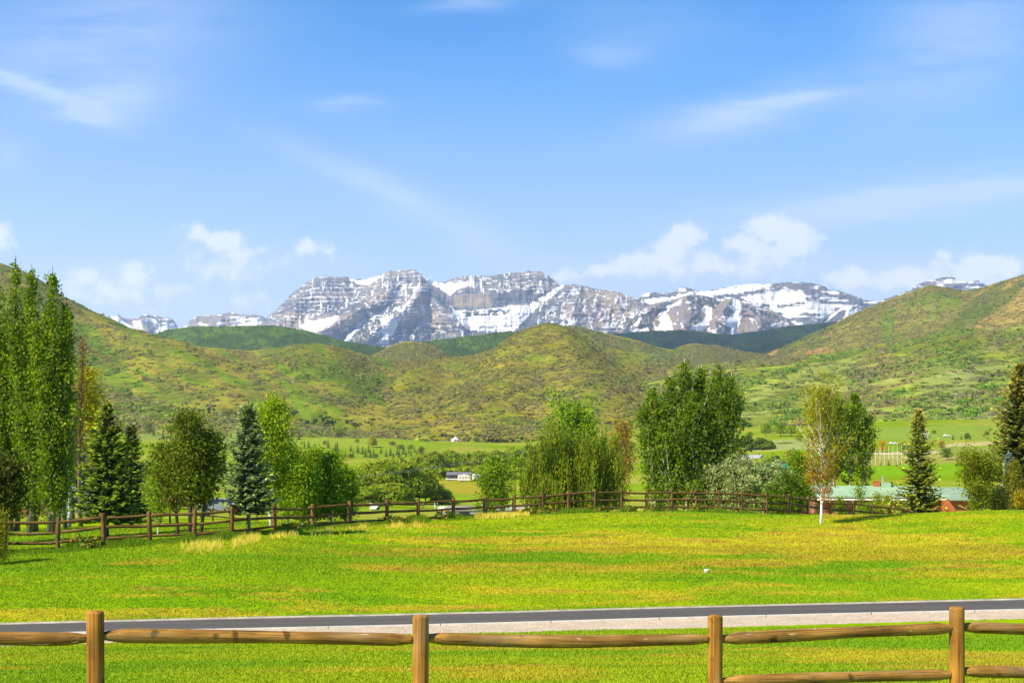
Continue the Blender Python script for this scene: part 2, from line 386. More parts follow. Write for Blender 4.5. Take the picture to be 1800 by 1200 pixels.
GREEN = np.array((0.215, 0.335, 0.002)); GREEN2 = np.array((0.315, 0.375, 0.004)); DRY = np.array((0.46, 0.37, 0.018)); BROWN = np.array((0.43, 0.28, 0.030))
def gcol(x, D):
    """what grows where: mown grass, dry patches, meadow, fairway, tilled and bare earth"""
    x = np.asarray(x, float); D = np.asarray(D, float); px = x/D*F+CX; py = HY-(gz(x, D)-E)*F/D
    c = np.broadcast_to(GREEN, x.shape+(3,)).copy()
    big = fbm(x*0.10, D*0.10, 21, 4); c = mixc(c, GREEN2, sst(0.42, 0.66, big)*0.8)
    c = mixc(c, (0.135, 0.285, 0.002), sst(0.50, 0.68, fbm(x*0.13+5, D*0.62, 25, 5, .6))*0.65)
    lawn = D < 100
    # dry bands of the lawn
    n1 = fbm(x*0.22, D*0.55, 31, 5, 0.6); n2 = fbm(x*0.9, D*1.6, 41, 4, 0.6)
    bias = np.full(x.shape, -0.13)
    def bump(cx, cy, rx, ry, a): return a*np.exp(-((px-cx)/rx)**2-((py-cy)/ry)**2)
    for b in ((1250, 958, 420, 17, .27), (760, 972, 150, 9, .22), (1640, 955, 260, 20, .20), (980, 948, 160, 8, .16), (1480, 985, 300, 16, .14), (1420, 925, 120, 14, .22), (1560, 912, 60, 6, .12),
              (60, 1078, 170, 13, .24), (330, 1076, 200, 11, .20), (330, 1050, 120, 8, .10), (620, 1036, 230, 9, .19), (260, 990, 110, 7, .17), (850, 1005, 200, 8, .11),
              (1050, 1045, 330, 14, .10), (1500, 1035, 260, 12, .08), (1450, 1150, 300, 28, .24), (1720, 1170, 220, 40, .20), (900, 1178, 160, 20, .14), (420, 1165, 140, 18, .10), (1050, 1150, 240, 14, .08),
              (1400, 955, 560, 34, .15), (1350, 1010, 460, 26, .10), (800, 960, 330, 14, .10), (1500, 1050, 350, 14, .08), (180, 960, 260, 22, -.2), (560, 1010, 300, 12, -.10), (1100, 985, 700, 60, .05), (1650, 915, 200, 8, -.25), (1120, 915, 160, 6, -.05)):
        bias += bump(*b)
    dry = sst(0.46, 0.68, n1+bias+(n2-0.5)*0.16)*lawn
    dc = mixc(np.broadcast_to(DRY, c.shape), BROWN, sst(0.45, 0.7, fbm(x*0.7, D*1.5, 51, 4)))
    c = mixc(c, dc, dry*(0.62+0.25*n2))
    # meadow and fairways beyond the rail fence
    far = sst(95, 130, D)
    md = np.array((0.17, 0.26, 0.006)); m2 = mixc(np.broadcast_to(md, c.shape), (0.27, 0.28, 0.035), sst(0.42, 0.62, fbm(x*0.018, D*0.03, 61, 5)))
    c = mixc(c, m2, far)
    wx = px+(fbm(x*0.05, D*0.02, 71, 4)-0.5)*40; wy = py+(fbm(x*0.03, D*0.02, 72, 4)-0.5)*4
    def paint(poly, colr, a=1.0):
        nonlocal c
        m = inpoly(wx, wy, poly) & (D > 110)
        c = mixc(c, np.array(colr)*1.15, m*a*(0.85+0.3*fbm(x*0.05, D*0.05, 73, 3)))
    paint([(740, 868), (900, 868), (900, 846), (770, 843)], (0.25, 0.22, 0.02), .85)
    paint([(600, 884), (950, 880), (950, 872), (600, 878)], (0.16, 0.29, 0.006))
    paint([(1480, 836), (1800, 836), (1800, 812), (1480, 820)], (0.14, 0.27, 0.006))
    paint([(1480, 820), (1800, 812), (1800, 798), (1480, 806)], (0.24, 0.23, 0.05), .8)
    paint([(1480, 806), (1720, 803), (1720, 799), (1480, 801)], (0.36, 0.28, 0.14), .8)
    paint([(1640, 798), (1800, 796), (1800, 786), (1640, 786)], (0.20, 0.24, 0.05), .9)
    paint([(1650, 785), (1800, 782), (1800, 774), (1660, 779)], (0.38, 0.31, 0.14), .85)
    paint([(1500, 800), (1640, 796), (1640, 792), (1500, 796)], (0.42, 0.34, 0.2), .9)
    paint([(1420, 775), (1800, 772), (1800, 745), (1420, 752)], (0.17, 0.24, 0.03), .9)
    paint([(1300, 792), (1480, 790), (1480, 770), (1330, 772)], (0.22, 0.26, 0.09), .8)
    paint([(380, 812), (760, 806), (800, 780), (380, 745)], (0.17, 0.235, 0.014), .95)
    paint([(380, 790), (700, 785), (640, 760), (380, 745)], (0.22, 0.27, 0.03), .6)
    paint([(230, 770), (520, 790), (520, 760), (230, 735)], (0.16, 0.20, 0.07), .6)
    return np.clip(c, 0.001, 1)
def in_road(x, D):
    px = np.clip(x/D*F+CX, -260, 2060)
    return (D > edz(E_G, px, 1)+0.05) & (D < edz(E_F, px, 1)+0.25)
Gx, Gy = _gx, _gy
Gz = E+GZ-np.where(in_road(Gx, Gy), 0.07, 0.0)
Gc = gcol(Gx, Gy)
road_m = in_road(Gx, Gy); Gc[road_m] = (0.25, 0.22, 0.17)
g = mesh_np('ground', np.stack([Gx, Gy, Gz], -1).reshape(-1, 3), grid_faces(len(GD), len(GPX)), M_LAWN, Gc.reshape(-1, 3), True)
tag(g, kind='structure')

# road, concrete edging and gravel verge, each a strip lying on the ground
def strip(name, ea, eb, za, zb, mat, na=2, lip=0.0):
    px = np.arange(-258, 2059, 6.0); rows = []
    for k in range(na):
        t = k/(na-1); ax, bx = edz(ea, px, 1), edz(eb, px, 1); D = ax+(bx-ax)*t
        x = xat(px, D); rows.append(np.stack([x, D, gz(x, D)+za+(zb-za)*t], -1))
    if lip:
        a, b = rows[0].copy(), rows[-1].copy(); a[:, 2] -= lip; b[:, 2] -= lip; rows = [a]+rows+[b]
    V = np.concatenate(rows); return mesh_np(name, V, grid_faces(len(rows), len(px)), mat)
def shift(e, d): q = e.copy(); q[:, 1] += d; return q
def mat_asphalt():
    m, nt, out = newmat('asphalt'); b = pbsdf(nt, out, 0.85, 0.3); tc = nd(nt, 'ShaderNodeTexCoord')
    n = noise(nt, 60, tc.outputs['Object'], 3, .7); n2 = noise(nt, .5, vscale(nt, tc.outputs['Object'], (0.25, 2.5, 1)), 4, .6)
    cc = nd(nt, 'ShaderNodeRGB'); cc.outputs[0].default_value = (0.085, 0.073, 0.060, 1)
    k = cmul(nt, cc.outputs[0], rng_map(nt, n.outputs[0], .3, .7, .8, 1.2)); k = cmul(nt, k, rng_map(nt, n2.outputs[0], .3, .7, .82, 1.2))
    nt.links.new(k, b.inputs['Base Color']); return m
def mat_gravel():
    m, nt, out = newmat('gravel'); b = pbsdf(nt, out, 0.95, 0.1); tc = nd(nt, 'ShaderNodeTexCoord')
    v = nd(nt, 'ShaderNodeTexVoronoi'); v.inputs['Scale'].default_value = 22; nt.links.new(tc.outputs['Object'], v.inputs['Vector'])
    n2 = noise(nt, 1.2, tc.outputs['Object'], 4, .6)
    mx = nd(nt, 'ShaderNodeMix', data_type='RGBA'); mx.inputs['A'].default_value = (.62, .50, .36, 1); mx.inputs['B'].default_value = (.40, .31, .22, 1)
    sp = nd(nt, 'ShaderNodeSeparateColor'); nt.links.new(v.outputs['Color'], sp.inputs[0]); nt.links.new(sp.outputs[0], mx.inputs['Factor'])
    nt.links.new(cmul(nt, mx.outputs['Result'], rng_map(nt, n2.outputs[0], .3, .7, .85, 1.12)), b.inputs['Base Color'])
    bp = nd(nt, 'ShaderNodeBump'); bp.inputs['Strength'].default_value = .8; bp.inputs['Distance'].default_value = .03
    nt.links.new(v.outputs['Distance'], bp.inputs['Height']); nt.links.new(bp.outputs[0], b.inputs['Normal']); return m
M_CONC = mat_plain('concrete', (.58, .53, .44), .85, .2, .14, 3.0, bump=.2)
tag(strip('road', E_N, E_F, 0.0, 0.0, mat_asphalt(), 8), kind='structure')
tag(strip('gravel_verge', E_G, shift(E_N, -0.42), -0.012, 0.0, mat_gravel(), 6), kind='structure')
tag(strip('far_road_edging', E_F, shift(E_F, 0.17), 0.035, 0.035, mat_plain('weathered_concrete', (.38, .34, .27), .9, .1, .3, 2.0), 2, 0.12), kind='structure')
# near edging in cast lengths with open joints
def near_edging():
    m = MB(); px = -250.0
    while px < 2050:
        D = float(edz(E_N, px, 1)); step = 3.0/D*F*0.985; qx = np.linspace(px, px+step*0.993, 5)
        vs = []
        for q in qx:
            d = float(edz(E_N, q, 1)); r = []
            for dd, dz in ((-0.42, -.1), (-0.42, .04), (0.0, .03), (0.0, -.1)):
                x = xat(q, d+dd); r.append((x, d+dd, float(gz(x, d+dd))+dz))
            vs.append(r)
        fs = []
        for i in range(4):
            for k in range(3): fs.append((i*4+k, (i+1)*4+k, (i+1)*4+k+1, i*4+k+1))
        fs += [(0, 1, 2, 3), (19, 18, 17, 16)]
        m.add([p for r in vs for p in r], fs); px += step
    return m.build('near_road_edging', M_CONC)
tag(near_edging(), kind='structure')

# ------------------------------------------------------------------ hills
HILLS = {}
def wob(px, a, s, f=0.05): return (fbm(px*f, px*0+s, s, 4)-0.5)*2*a
def hill(name, sil, Dr, base_D, base_y, colf, nc=500, nr=170, gully=0.10, gfreq=0.012, seed=0, prof=1.0, jit=1.0, back=0.35, spur=()):
    x0, x1 = sil[0][0], sil[-1][0]; px = np.linspace(x0, x1, nc)
    yr = ip(px, sil)+wob(px, jit, seed, 0.09)+wob(px, jit*1.4, seed+1, 0.03)
    ker = np.exp(-0.5*(np.arange(-8, 9)/3.0)**2); ker /= ker.sum(); yr = np.convolve(np.pad(yr, 8, mode='edge'), ker, 'valid')
    yr = np.minimum(yr, (ip(px, base_y) if isinstance(base_y, list) else base_y)-2.0)
    dr = ip(px, Dr) if isinstance(Dr, list) else np.full(nc, float(Dr))
    db = ip(px, base_D) if isinstance(base_D, list) else np.full(nc, float(base_D))
    yb = ip(px, base_y) if isinstance(base_y, list) else np.full(nc, float(base_y))
    zr = (HY-yr)/F*dr; zb = (HY-yb)/F*db
    tb = np.concatenate([np.linspace(-0.12, 1, nr), 1+np.linspace(0.04, 0.7, 14)])
    T = tb[:, None]; D = db+(dr-db)*T; PX = np.broadcast_to(px, D.shape); D = np.where(T < 0, db+(dr-db)*T*0.05, D); X = (PX-CX)/F*D
    t = np.clip(T, 0, 1); sh = t**prof*(1-0.25*np.sin(math.pi*t)*0)
    Z = zb+(zr-zb)*sh
    env = np.sin(math.pi*np.clip(t*0.94+0.03, 0, 1))**0.8*(t < 1)
    rel = np.maximum(zr-zb, 20)
    wx = PX+(fbm(PX*0.008, D*0.001, seed+3, 3)-0.5)*220
    G = (fbm(X*0.0024+3*fbm(X*.0011, D*.0008, seed+8, 2), D*0.0011+seed, seed+5, 3)-0.5)*rel*gully*1.15
    G += (fbm(X*0.006, D*0.004, seed+6, 3)-0.5)*rel*gully*0.35
    for pts, w, a in spur:                                   # explicit shoulders: (px, t) path, width in px, height share
        p = np.array(pts, float); cx = np.interp(tb, p[:, 1], p[:, 0])[:, None]; ok = (tb >= p[:, 1].min()) & (tb <= p[:, 1].max()+.001)
        w2 = w*(1+1.2*(1-t)); G += a*rel*np.exp(-((PX-cx)/w2)**2*1.6)*ok[:, None]
    Z = Z+G*env
    Z = np.where(T > 1, zr-(D-dr)*back, Z); Z = np.where(T < 0, zb+260*T, Z)
    Zw = E+Z
    PY = HY-Z*F/D
    c = colf(PX, PY, X, D, np.broadcast_to(t, PX.shape))
    c = c*np.array((1.12, 1.04, .62))
    o = mesh_np(name, np.stack([X, D, Zw], -1).reshape(-1, 3), grid_faces(len(tb), nc), M_TERR, c.reshape(-1, 3), True)
    tag(o, kind='structure')
    HILLS.setdefault(name, []).append(dict(px=px, tb=tb, D=D, Z=Zw, X=X, PY=PY, c=c))
    return o
OLIVE = np.array((0.20, 0.20, 0.035)); YG = np.array((0.25, 0.23, 0.015)); SAGE = np.array((0.24, 0.28, 0.12)); LG = np.array((0.17, 0.235, 0.028)); DKG = np.array((0.07, 0.12, 0.025)); BRN = np.array((0.215, 0.175, 0.07))
def scrubmix(base, seed, amts=(.5, .5, .5, .4)):
    def f(PX, PY, X, D, t):
        c = np.broadcast_to(np.asarray(base, float), PX.shape+(3,)).copy()
        s = 1.0
        c = mixc(c, YG, sst(.45, .62, fbm(PX*.012*s, PY*.03*s, seed, 4))*amts[0])
        c = mixc(c, LG, sst(.50, .62, fbm(PX*.02*s, PY*.06*s, seed+3, 5))*amts[1])
        c = mixc(c, BRN, sst(.52, .64, fbm(PX*.03*s, PY*.07*s, seed+7, 5))*amts[2])
        c = mixc(c, DKG, sst(.54, .66, fbm(PX*.04*s, PY*.08*s, seed+9, 5))*amts[3])
        return c
    return f
def col_lower_right(PX, PY, X, D, t):
    # long bands of scrub running up to the right between pale grass
    a = PX*0.95+PY*0.31; b = PY*0.95+PX*0.20+(fbm(PX*.01, PY*.02, 81, 3)-.5)*26
    band = fbm(a*.012, b*.085, 82, 5, .55)
    c = np.broadcast_to(np.array((0.25, 0.29, 0.10)), PX.shape+(3,)).copy()
    c = mixc(c, (0.23, 0.31, 0.04), sst(.45, .6, fbm(a*.008, b*.05, 83, 4))*.8)
    c = mixc(c, YG, sst(650, 600, PY)*.7*sst(.35, .55, fbm(PX*.01, PY*.03, 84, 4)))
    c = mixc(c, (0.22, 0.185, 0.08), sst(.50, .60, band)*.65)
    c = mixc(c, (0.12, 0.17, 0.03), sst(.54, .62, fbm(a*.014+9, b*.07+4, 85, 5))*.75)
    c = mixc(c, (0.23, 0.28, 0.15), sst(1560, 1720, PX)*sst(620, 660, PY)*sst(.4, .6, fbm(PX*.01, PY*.02, 86, 3))*.7)
    return c
def col_left(PX, PY, X, D, t):
    a = PX*0.9-PY*0.4; b = PY*0.9-PX*0.45
    c = np.broadcast_to(np.array((0.21, 0.22, 0.045)), PX.shape+(3,)).copy()
    c = mixc(c, (0.26, 0.23, 0.06), sst(.45, .6, fbm(a*.012, b*.05, 91, 5))*.7)
    c = mixc(c, (0.11, 0.21, 0.02), sst(.48, .6, fbm(a*.02, b*.06, 92, 5))*.75)
    c = mixc(c, (0.185, 0.165, 0.06), sst(.52, .63, fbm(a*.02, b*.07, 93, 5))*.6)
    c = mixc(c, (0.10, 0.14, 0.04), sst(.5, .64, fbm(PX*.02, PY*.05, 94, 5))*.6)
    return c
def col_right_up(PX, PY, X, D, t):
    a = PX*.86+PY*.5; b = PY*.86+PX*.5
    c = np.broadcast_to(np.array((0.20, 0.19, 0.065)), PX.shape+(3,)).copy()
    c = mixc(c, (0.31, 0.24, 0.10), sst(.47, .62, fbm(a*.006, b*.022, 101, 4))*.8)
    c = mixc(c, (0.09, 0.13, 0.03), sst(.50, .6, fbm(a*.012+3, b*.03, 102, 5))*.8)
    c = mixc(c, (0.13, 0.20, 0.03), inpoly(PX, PY, [(1560, 545), (1650, 512), (1720, 520), (1640, 560), (1560, 605), (1510, 610)])*sst(.35, .5, fbm(PX*.05, PY*.05, 103, 4))*.85)
    c = mixc(c, (0.42, 0.24, 0.13), (inpoly(PX+6*vn(PX*.2, PY*.2, 4), PY, [(1350, 615), (1372, 612), (1368, 625), (1345, 627)]) | inpoly(PX, PY+5*vn(PX*.1, PY*.1, 6), [(1415, 622), (1440, 615), (1490, 620), (1480, 628), (1420, 630)]))*.8)
    return c
def forest(c1, c2, seed):
    def f(PX, PY, X, D, t):
        c = np.broadcast_to(np.array(c1), PX.shape+(3,)).copy()
        c = mixc(c, c2, sst(.45, .6, fbm(PX*.02, PY*.05, seed, 5))); c = mixc(c, np.array(c1)*.6, sst(.5, .65, fbm(PX*.1, PY*.15, seed+1, 4))*.6)
        return c
    return f
# back to front
hill('forested_hill', [(1040, 596), (1085, 585), (1150, 582), (1200, 580), (1280, 588), (1320, 584), (1370, 576), (1420, 569), (1470, 565), (1520, 563), (1600, 560)], 7600, 5200, 640,
     forest((0.016, 0.040, 0.036), (0.024, 0.060, 0.034), 201), 300, 70, .10, .02, 31, 1.0, 1.0)
hill('dark_green_hill', [(150, 640), (225, 610), (265, 588), (300, 578), (340, 574), (420, 573), (490, 572), (530, 580), (570, 590), (610, 600), (660, 609), (720, 616), (780, 622), (820, 640)], 5600, 4200, 660,
     forest((0.05, 0.095, 0.022), (0.085, 0.16, 0.022), 211), 360, 90, .16, .012, 41, 1.0, 1.2)
hill('dark_green_hill', [(700, 622), (740, 601), (790, 595), (850, 588), (900, 582), (940, 586), (990, 596), (1040, 620)], 5600, 4300, 650,
     forest((0.05, 0.095, 0.024), (0.08, 0.14, 0.024), 221), 200, 60, .12, .012, 47, 1.0, 1.0)
hill('hill', [(1290, 650), (1340, 625), (1380, 608), (1430, 585), (1470, 567), (1500, 552), (1545, 533), (1580, 520), (1615, 509), (1637, 504), (1660, 508), (1690, 512), (1720, 507), (1760, 496), (1800, 486), (1860, 470), (1950, 455), (2300, 420)], 4300, 3000,
     [(1290, 660), (2300, 620)], col_right_up, 640, 120, .16, .006, 51, 1.0, 1.0, spur=[([(1690, 0), (1640, 1)], 70, .10), ([(1950, 0), (1800, 1)], 90, .12), ([(1480, 0), (1500, 1)], 50, .06)])
hill('hill', [(880, 640), (940, 610), (975, 580), (1005, 573), (1040, 580), (1075, 588), (1100, 592), (1130, 602), (1170, 612), (1230, 620), (1300, 640), (1330, 660)], 4400, 3300, 660,
     scrubmix((0.20, 0.21, 0.06), 231, (.6, .6, .5, .5)), 300, 90, .16, .012, 57, 1.0, 1.0, spur=[([(960, 0), (1005, 1)], 40, .1)])
hill('hill', [(1130, 650), (1170, 625), (1195, 608), (1220, 603), (1260, 607), (1295, 615), (1340, 622), (1400, 632), (1440, 650)], 3900, 3000, 665,
     scrubmix((0.20, 0.20, 0.07), 241, (.5, .4, .6, .5)), 220, 70, .12, .02, 61, 1.0, .8)
hill('hill', [(630, 640), (655, 624), (690, 606), (715, 599), (745, 602), (775, 614), (800, 628), (830, 650)], 4000, 3200, 660,
     scrubmix((0.23, 0.22, 0.045), 251, (.6, .4, .4, .4)), 160, 60, .10, .02, 67, 1.0, .8)
hill('hill', [(-700, 420), (-300, 425), (-100, 440), (0, 462), (45, 476), (80, 498), (110, 523), (150, 543), (200, 562), (250, 586), (290, 604), (330, 606), (400, 613), (440, 616), (475, 611), (520, 607), (560, 607), (600, 613), (640, 622), (690, 634), (740, 650), (800, 680), (870, 740), (900, 770)],
     [(-700, 3000), (0, 2700), (300, 2900), (560, 3000), (800, 2700)], 1500, [(-700, 740), (0, 735), (400, 715), (740, 745), (800, 790), (900, 830)], col_left, 760, 170, .17, .0065, 71, 1.0, 1.3,
     spur=[([(420, 0), (130, 1)], 60, .10), ([(560, 0), (560, 1)], 55, .12), ([(300, 0), (250, 1)], 45, .07)])
hill('hill', [(540, 790), (590, 720), (640, 655), (700, 637), (760, 632), (830, 624), (870, 611), (900, 601), (935, 591), (965, 586), (1000, 589), (1040, 602), (1080, 614), (1130, 626), (1180, 640), (1240, 650), (1300, 664), (1400, 700), (1460, 770)],
     [(600, 2500), (965, 3000), (1400, 2300)], 1380, [(540, 830), (600, 775), (900, 770), (1150, 762), (1380, 750), (1460, 820)], scrubmix((0.21, 0.20, 0.045), 261, (.7, .5, .65, .35)), 600, 170, .17, .009, 77, 1.0, 1.2,
     spur=[([(820, 0), (960, 1)], 60, .14), ([(1060, 0), (985, 1)], 55, .12), ([(690, 0), (740, 1)], 40, .08)])
hill('hill', [(1000, 790), (1060, 720), (1140, 668), (1190, 645), (1250, 640), (1310, 634), (1360, 631), (1420, 628), (1500, 614), (1560, 603), (1620, 594), (1680, 582), (1740, 577), (1800, 573), (1900, 565), (2300, 540)],
     [(1080, 2000), (1500, 2600), (2300, 2700)], 1330, [(1000, 830), (1060, 780), (1100, 762), (1300, 742), (1500, 748), (1800, 740), (2300, 730)], col_lower_right, 700, 170, .14, .008, 83, 1.0, 1.0,
     spur=[([(1330, 0), (1430, 1)], 60, .08), ([(1600, 0), (1680, 1)], 70, .08)])
hill('hill', [(-700, 640), (0, 645), (80, 648), (160, 662), (230, 680), (300, 697), (370, 714), (430, 724), (500, 735), (560, 745), (620, 752), (680, 760), (740, 768), (830, 788), (870, 800)],
     [(-700, 1900), (0, 1900), (830, 1500)], 1180, [(-700, 770), (0, 765), (450, 762), (800, 788), (870, 840)], scrubmix((0.22, 0.24, 0.09), 271, (.4, .6, .6, .5)), 600, 120, .10, .01, 91, 1.0, 1.4)

# ------------------------------------------------------------------ the snow-streaked mountains
ROCK = np.array((0.165, 0.155, 0.150)); TAN = np.array((0.32, 0.24, 0.15)); DARK = np.array((0.085, 0.090, 0.11)); SNOW = np.array((0.70, 0.69, 0.67)); MAUVE = np.array((0.22, 0.165, 0.14)); CONIF = np.array((0.035, 0.06, 0.055))
def mountain(name, sil, D0, yb, spurs, paintf, step=1.15, nr=190, seed=0, strata=13.0, dip=0.0, rough=1.0, jag=1.3):
    px = np.arange(sil[0][0], sil[-1][0], step); n = len(px)
    yr = ip(px, sil)+wob(px, jag, seed, .22)+wob(px, jag*.7, seed+1, .6)
    ybb = np.full(n, float(yb)); T = np.linspace(0, 1, nr)[:, None]
    Y = yr+(ybb-yr)*T; PX = np.broadcast_to(px, Y.shape)
    wy = Y+dip*(PX-px[0])+(fbm(PX*.012, Y*.02, seed+2, 4)-.5)*12
    ph = (wy/strata) % 1.0
    cliff = sst(.0, .12, ph)*sst(.62, .5, ph)               # cliff then ledge in every bed
    fine = ((wy/(strata*.37)) % 1.0); cliff2 = sst(0, .2, fine)*sst(.7, .5, fine)
    slope = 13.0-10.5*cliff*(.55+.45*vn(PX*.03, wy*.06, seed+4))-2.0*cliff2      # metres of depth per photo row
    dy = np.diff(Y, axis=0, prepend=Y[:1]); run = np.cumsum(slope*dy, axis=0)
    S = D0/12000.0
    prot = np.zeros_like(Y)
    for pts, w0, w1, a in spurs:                            # ribs: path of (px, row), width top/bottom, metres they stand out
        p = np.array(pts, float); cx = np.interp(Y, p[:, 1], p[:, 0]); u = np.clip((Y-p[0, 1])/(p[-1, 1]-p[0, 1]), 0, 1)
        w = (w0+(w1-w0)*u)*(.75+.6*fbm(PX*0+cx*.02, Y*.05, seed+12, 3)); cx = cx+(fbm(Y*.06, Y*0+w0, seed+13, 3)-.5)*16; on = sst(p[0, 1]-6, p[0, 1]+8, Y)
        prot = np.maximum(prot, a*u**.6*np.maximum(0, 1-np.abs(PX-cx)/w)*on)
    g = (ridge(PX*.035+(fbm(PX*.02, Y*.03, seed+6, 3)-.5)*2.2, Y*.012, seed+7, 4)-.6)*150*rough*sst(0, .25, T)
    g2 = (fbm(PX*.11, Y*.11, seed+8, 5)-.5)*55*rough*sst(0, .1, T)
    chute = (ridge(PX*.11+Y*.01, Y*.015, seed+9, 3)-.6)*25*rough*sst(0, .1, T)
    D = D0-S*run*1.0-S*(prot+g+g2+chute)
    X = (PX-CX)/F*D; Z = E+(HY-Y)/F*D
    led = 1-cliff
    c = paintf(PX, Y, T, led, ph, seed, wy)
    V = np.stack([X, D, Z], -1)
    # a back slope so the range has depth
    b1 = V[0].copy(); b1[:, 1] += 500*S; b1[:, 2] -= 260*S; b2 = V[0].copy(); b2[:, 1] += 1800*S; b2[:, 2] = E-50
    V = np.concatenate([b2[None], b1[None], V]); c = np.concatenate([c[:1], c[:1], c])
    o = mesh_np(name, V.reshape(-1, 3), grid_faces(nr+2, n), M_MTN, c.reshape(-1, 3), True)
    return tag(o, kind='structure')
def wp(PX, Y, s, a=5.0, f=.12):
    return PX+(fbm(PX*f, Y*f, s, 4)-.5)*2*a, Y+(fbm(PX*f, Y*f*1.3, s+5, 4)-.5)*2*a
def base_rock(PX, Y, s, wy):
    c = np.broadcast_to(ROCK, PX.shape+(3,)).copy()
    c = mixc(c, TAN, sst(.48, .62, fbm(PX*.02, wy*.08, s+20, 4))*.55)
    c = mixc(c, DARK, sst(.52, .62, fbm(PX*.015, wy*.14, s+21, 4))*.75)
    c = mixc(c, np.array((.22, .21, .21)), sst(.5, .6, fbm(PX*.35, Y*.10, s+22, 3))*.6)
    return c
def conifers(c, PX, Y, s, polys, dens=.5):
    x, y = wp(PX, Y, s, 6, .1); m = np.zeros(PX.shape, bool)
    for p in polys: m |= inpoly(x, y, p)
    return mixc(c, CONIF, m*sst(dens-.04, dens+.05, fbm(PX*.45, Y*.22, s+3, 3)))
def paint_main(PX, Y, T, led, ph, s, wy):
    c = base_rock(PX, Y, s, wy)
    x, y = wp(PX, Y, s+30, 3.5, .09)
    tan = np.zeros(PX.shape)
    for p, a in (([(500, 545), (520, 550), (540, 575), (520, 580), (498, 572)], .8), ([(655, 515), (690, 515), (640, 560), (600, 590), (545, 590), (600, 555)], .85),
                 ([(735, 515), (748, 520), (745, 545), (790, 560), (770, 590), (735, 560), (690, 570), (640, 600), (610, 600), (680, 555)], .8),
                 ([(795, 518), (860, 515), (862, 540), (800, 538)], .7), ([(760, 560), (815, 565), (822, 590), (765, 590)], .85),
                 ([(1010, 515), (1080, 512), (1140, 540), (1100, 580), (1030, 585), (1000, 560), (990, 530)], .75), ([(725, 478), (745, 485), (748, 505), (725, 505)], .4)):
        tan = np.maximum(tan, inpoly(x, y, p)*a)
    c = mixc(c, TAN, tan*(.55+.45*fbm(PX*.1, Y*.2, s+31, 3)))
    dk = np.zeros(PX.shape)  # dark rock bands; the small triangle's shaded right flank is painted in too
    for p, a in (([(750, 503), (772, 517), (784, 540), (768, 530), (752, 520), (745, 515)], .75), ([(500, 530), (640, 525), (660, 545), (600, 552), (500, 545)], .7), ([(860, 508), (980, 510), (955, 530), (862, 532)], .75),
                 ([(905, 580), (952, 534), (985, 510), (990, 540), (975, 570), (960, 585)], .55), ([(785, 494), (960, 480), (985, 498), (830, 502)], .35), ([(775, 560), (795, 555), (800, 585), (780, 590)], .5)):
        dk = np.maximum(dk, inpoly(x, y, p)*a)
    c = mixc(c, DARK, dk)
    # conifers in the lower gullies
    c = conifers(c, PX, Y, s+40, [[(585, 575), (625, 570), (640, 590), (620, 600), (590, 595)], [(640, 555), (665, 550), (690, 600), (620, 612), (625, 590)], [(690, 570), (790, 575), (780, 605), (690, 610)],
                                  [(820, 570), (910, 570), (905, 590), (810, 590)], [(820, 545), (885, 543), (890, 556), (815, 556)], [(905, 570), (1000, 560), (1020, 590), (905, 600)], [(1085, 560), (1140, 545), (1140, 600), (1050, 600)],
                                  [(675, 530), (700, 535), (700, 560), (670, 555)], [(740, 500), (800, 540), (830, 590), (800, 560)]], .46)
    # snow: on the ledges of the high beds, in the bowls, down the gullies
    cov = np.zeros(PX.shape)
    for p, a in (([(465, 540), (545, 480), (640, 480), (690, 470), (745, 470), (745, 500), (690, 530), (640, 545), (500, 560)], .62), ([(640, 480), (745, 475), (760, 510), (660, 525)], .55), ([(780, 480), (1010, 475), (1000, 515), (800, 515)], .62),
                 ([(670, 510), (740, 510), (690, 600), (660, 600), (640, 570)], .55), ([(960, 500), (1140, 515), (1150, 560), (1060, 590), (940, 590), (950, 540)], .44), ([(480, 545), (560, 540), (540, 580), (460, 580)], .40),
                 ([(740, 520), (800, 545), (830, 590), (740, 600), (690, 590)], .36), ([(560, 560), (640, 560), (640, 605), (560, 600)], .40)):
        cov = np.maximum(cov, inpoly(x, y, p)*a)
    n = fbm(PX*.09, Y*.22, s+50, 5, .6); n2 = fbm(PX*.5, Y*.15, s+51, 3)
    bi = np.floor(wy/6.5); pb = (wy/6.5) % 1.0
    wd = .03+.40*vn(bi*7.3, PX*0+3.0, s+70)*sst(.30, .62, fbm(PX*.035+bi*11.0, bi*5.0, s+71, 3))
    rib = sst(.44, .54, fbm(PX*.33+bi*2.0, Y*.05, s+72, 3))
    sn = sst(.0, .12, pb-(1-wd))*rib*(cov > .5)
    sn = np.maximum(sn, sst(.65, .69, fbm(PX*.10, wy*.42, s+73, 5, .62))*(cov > .3)*.95)
    sn = np.maximum(sn, sst(.69, .72, fbm(PX*.22, Y*.07, s+74, 4))*(cov > .3)*.9)
    diag = fbm((PX+Y)*.16, (PX-Y)*.05, s+52, 4); sn = np.maximum(sn, sst(.62, .66, diag)*inpoly(x, y, [(1000, 505), (1060, 512), (1145, 545), (1070, 590), (960, 590), (950, 540)])*.95)
    dg2 = fbm((PX+Y*.8)*.14, (PX-Y)*.04, s+53, 4); sn = np.maximum(sn, sst(.63, .67, dg2)*inpoly(x, y, [(700, 495), (745, 500), (720, 540), (690, 600), (650, 600), (680, 540)]))
    fine = wp(PX, Y, s+60, 2.4, .18)
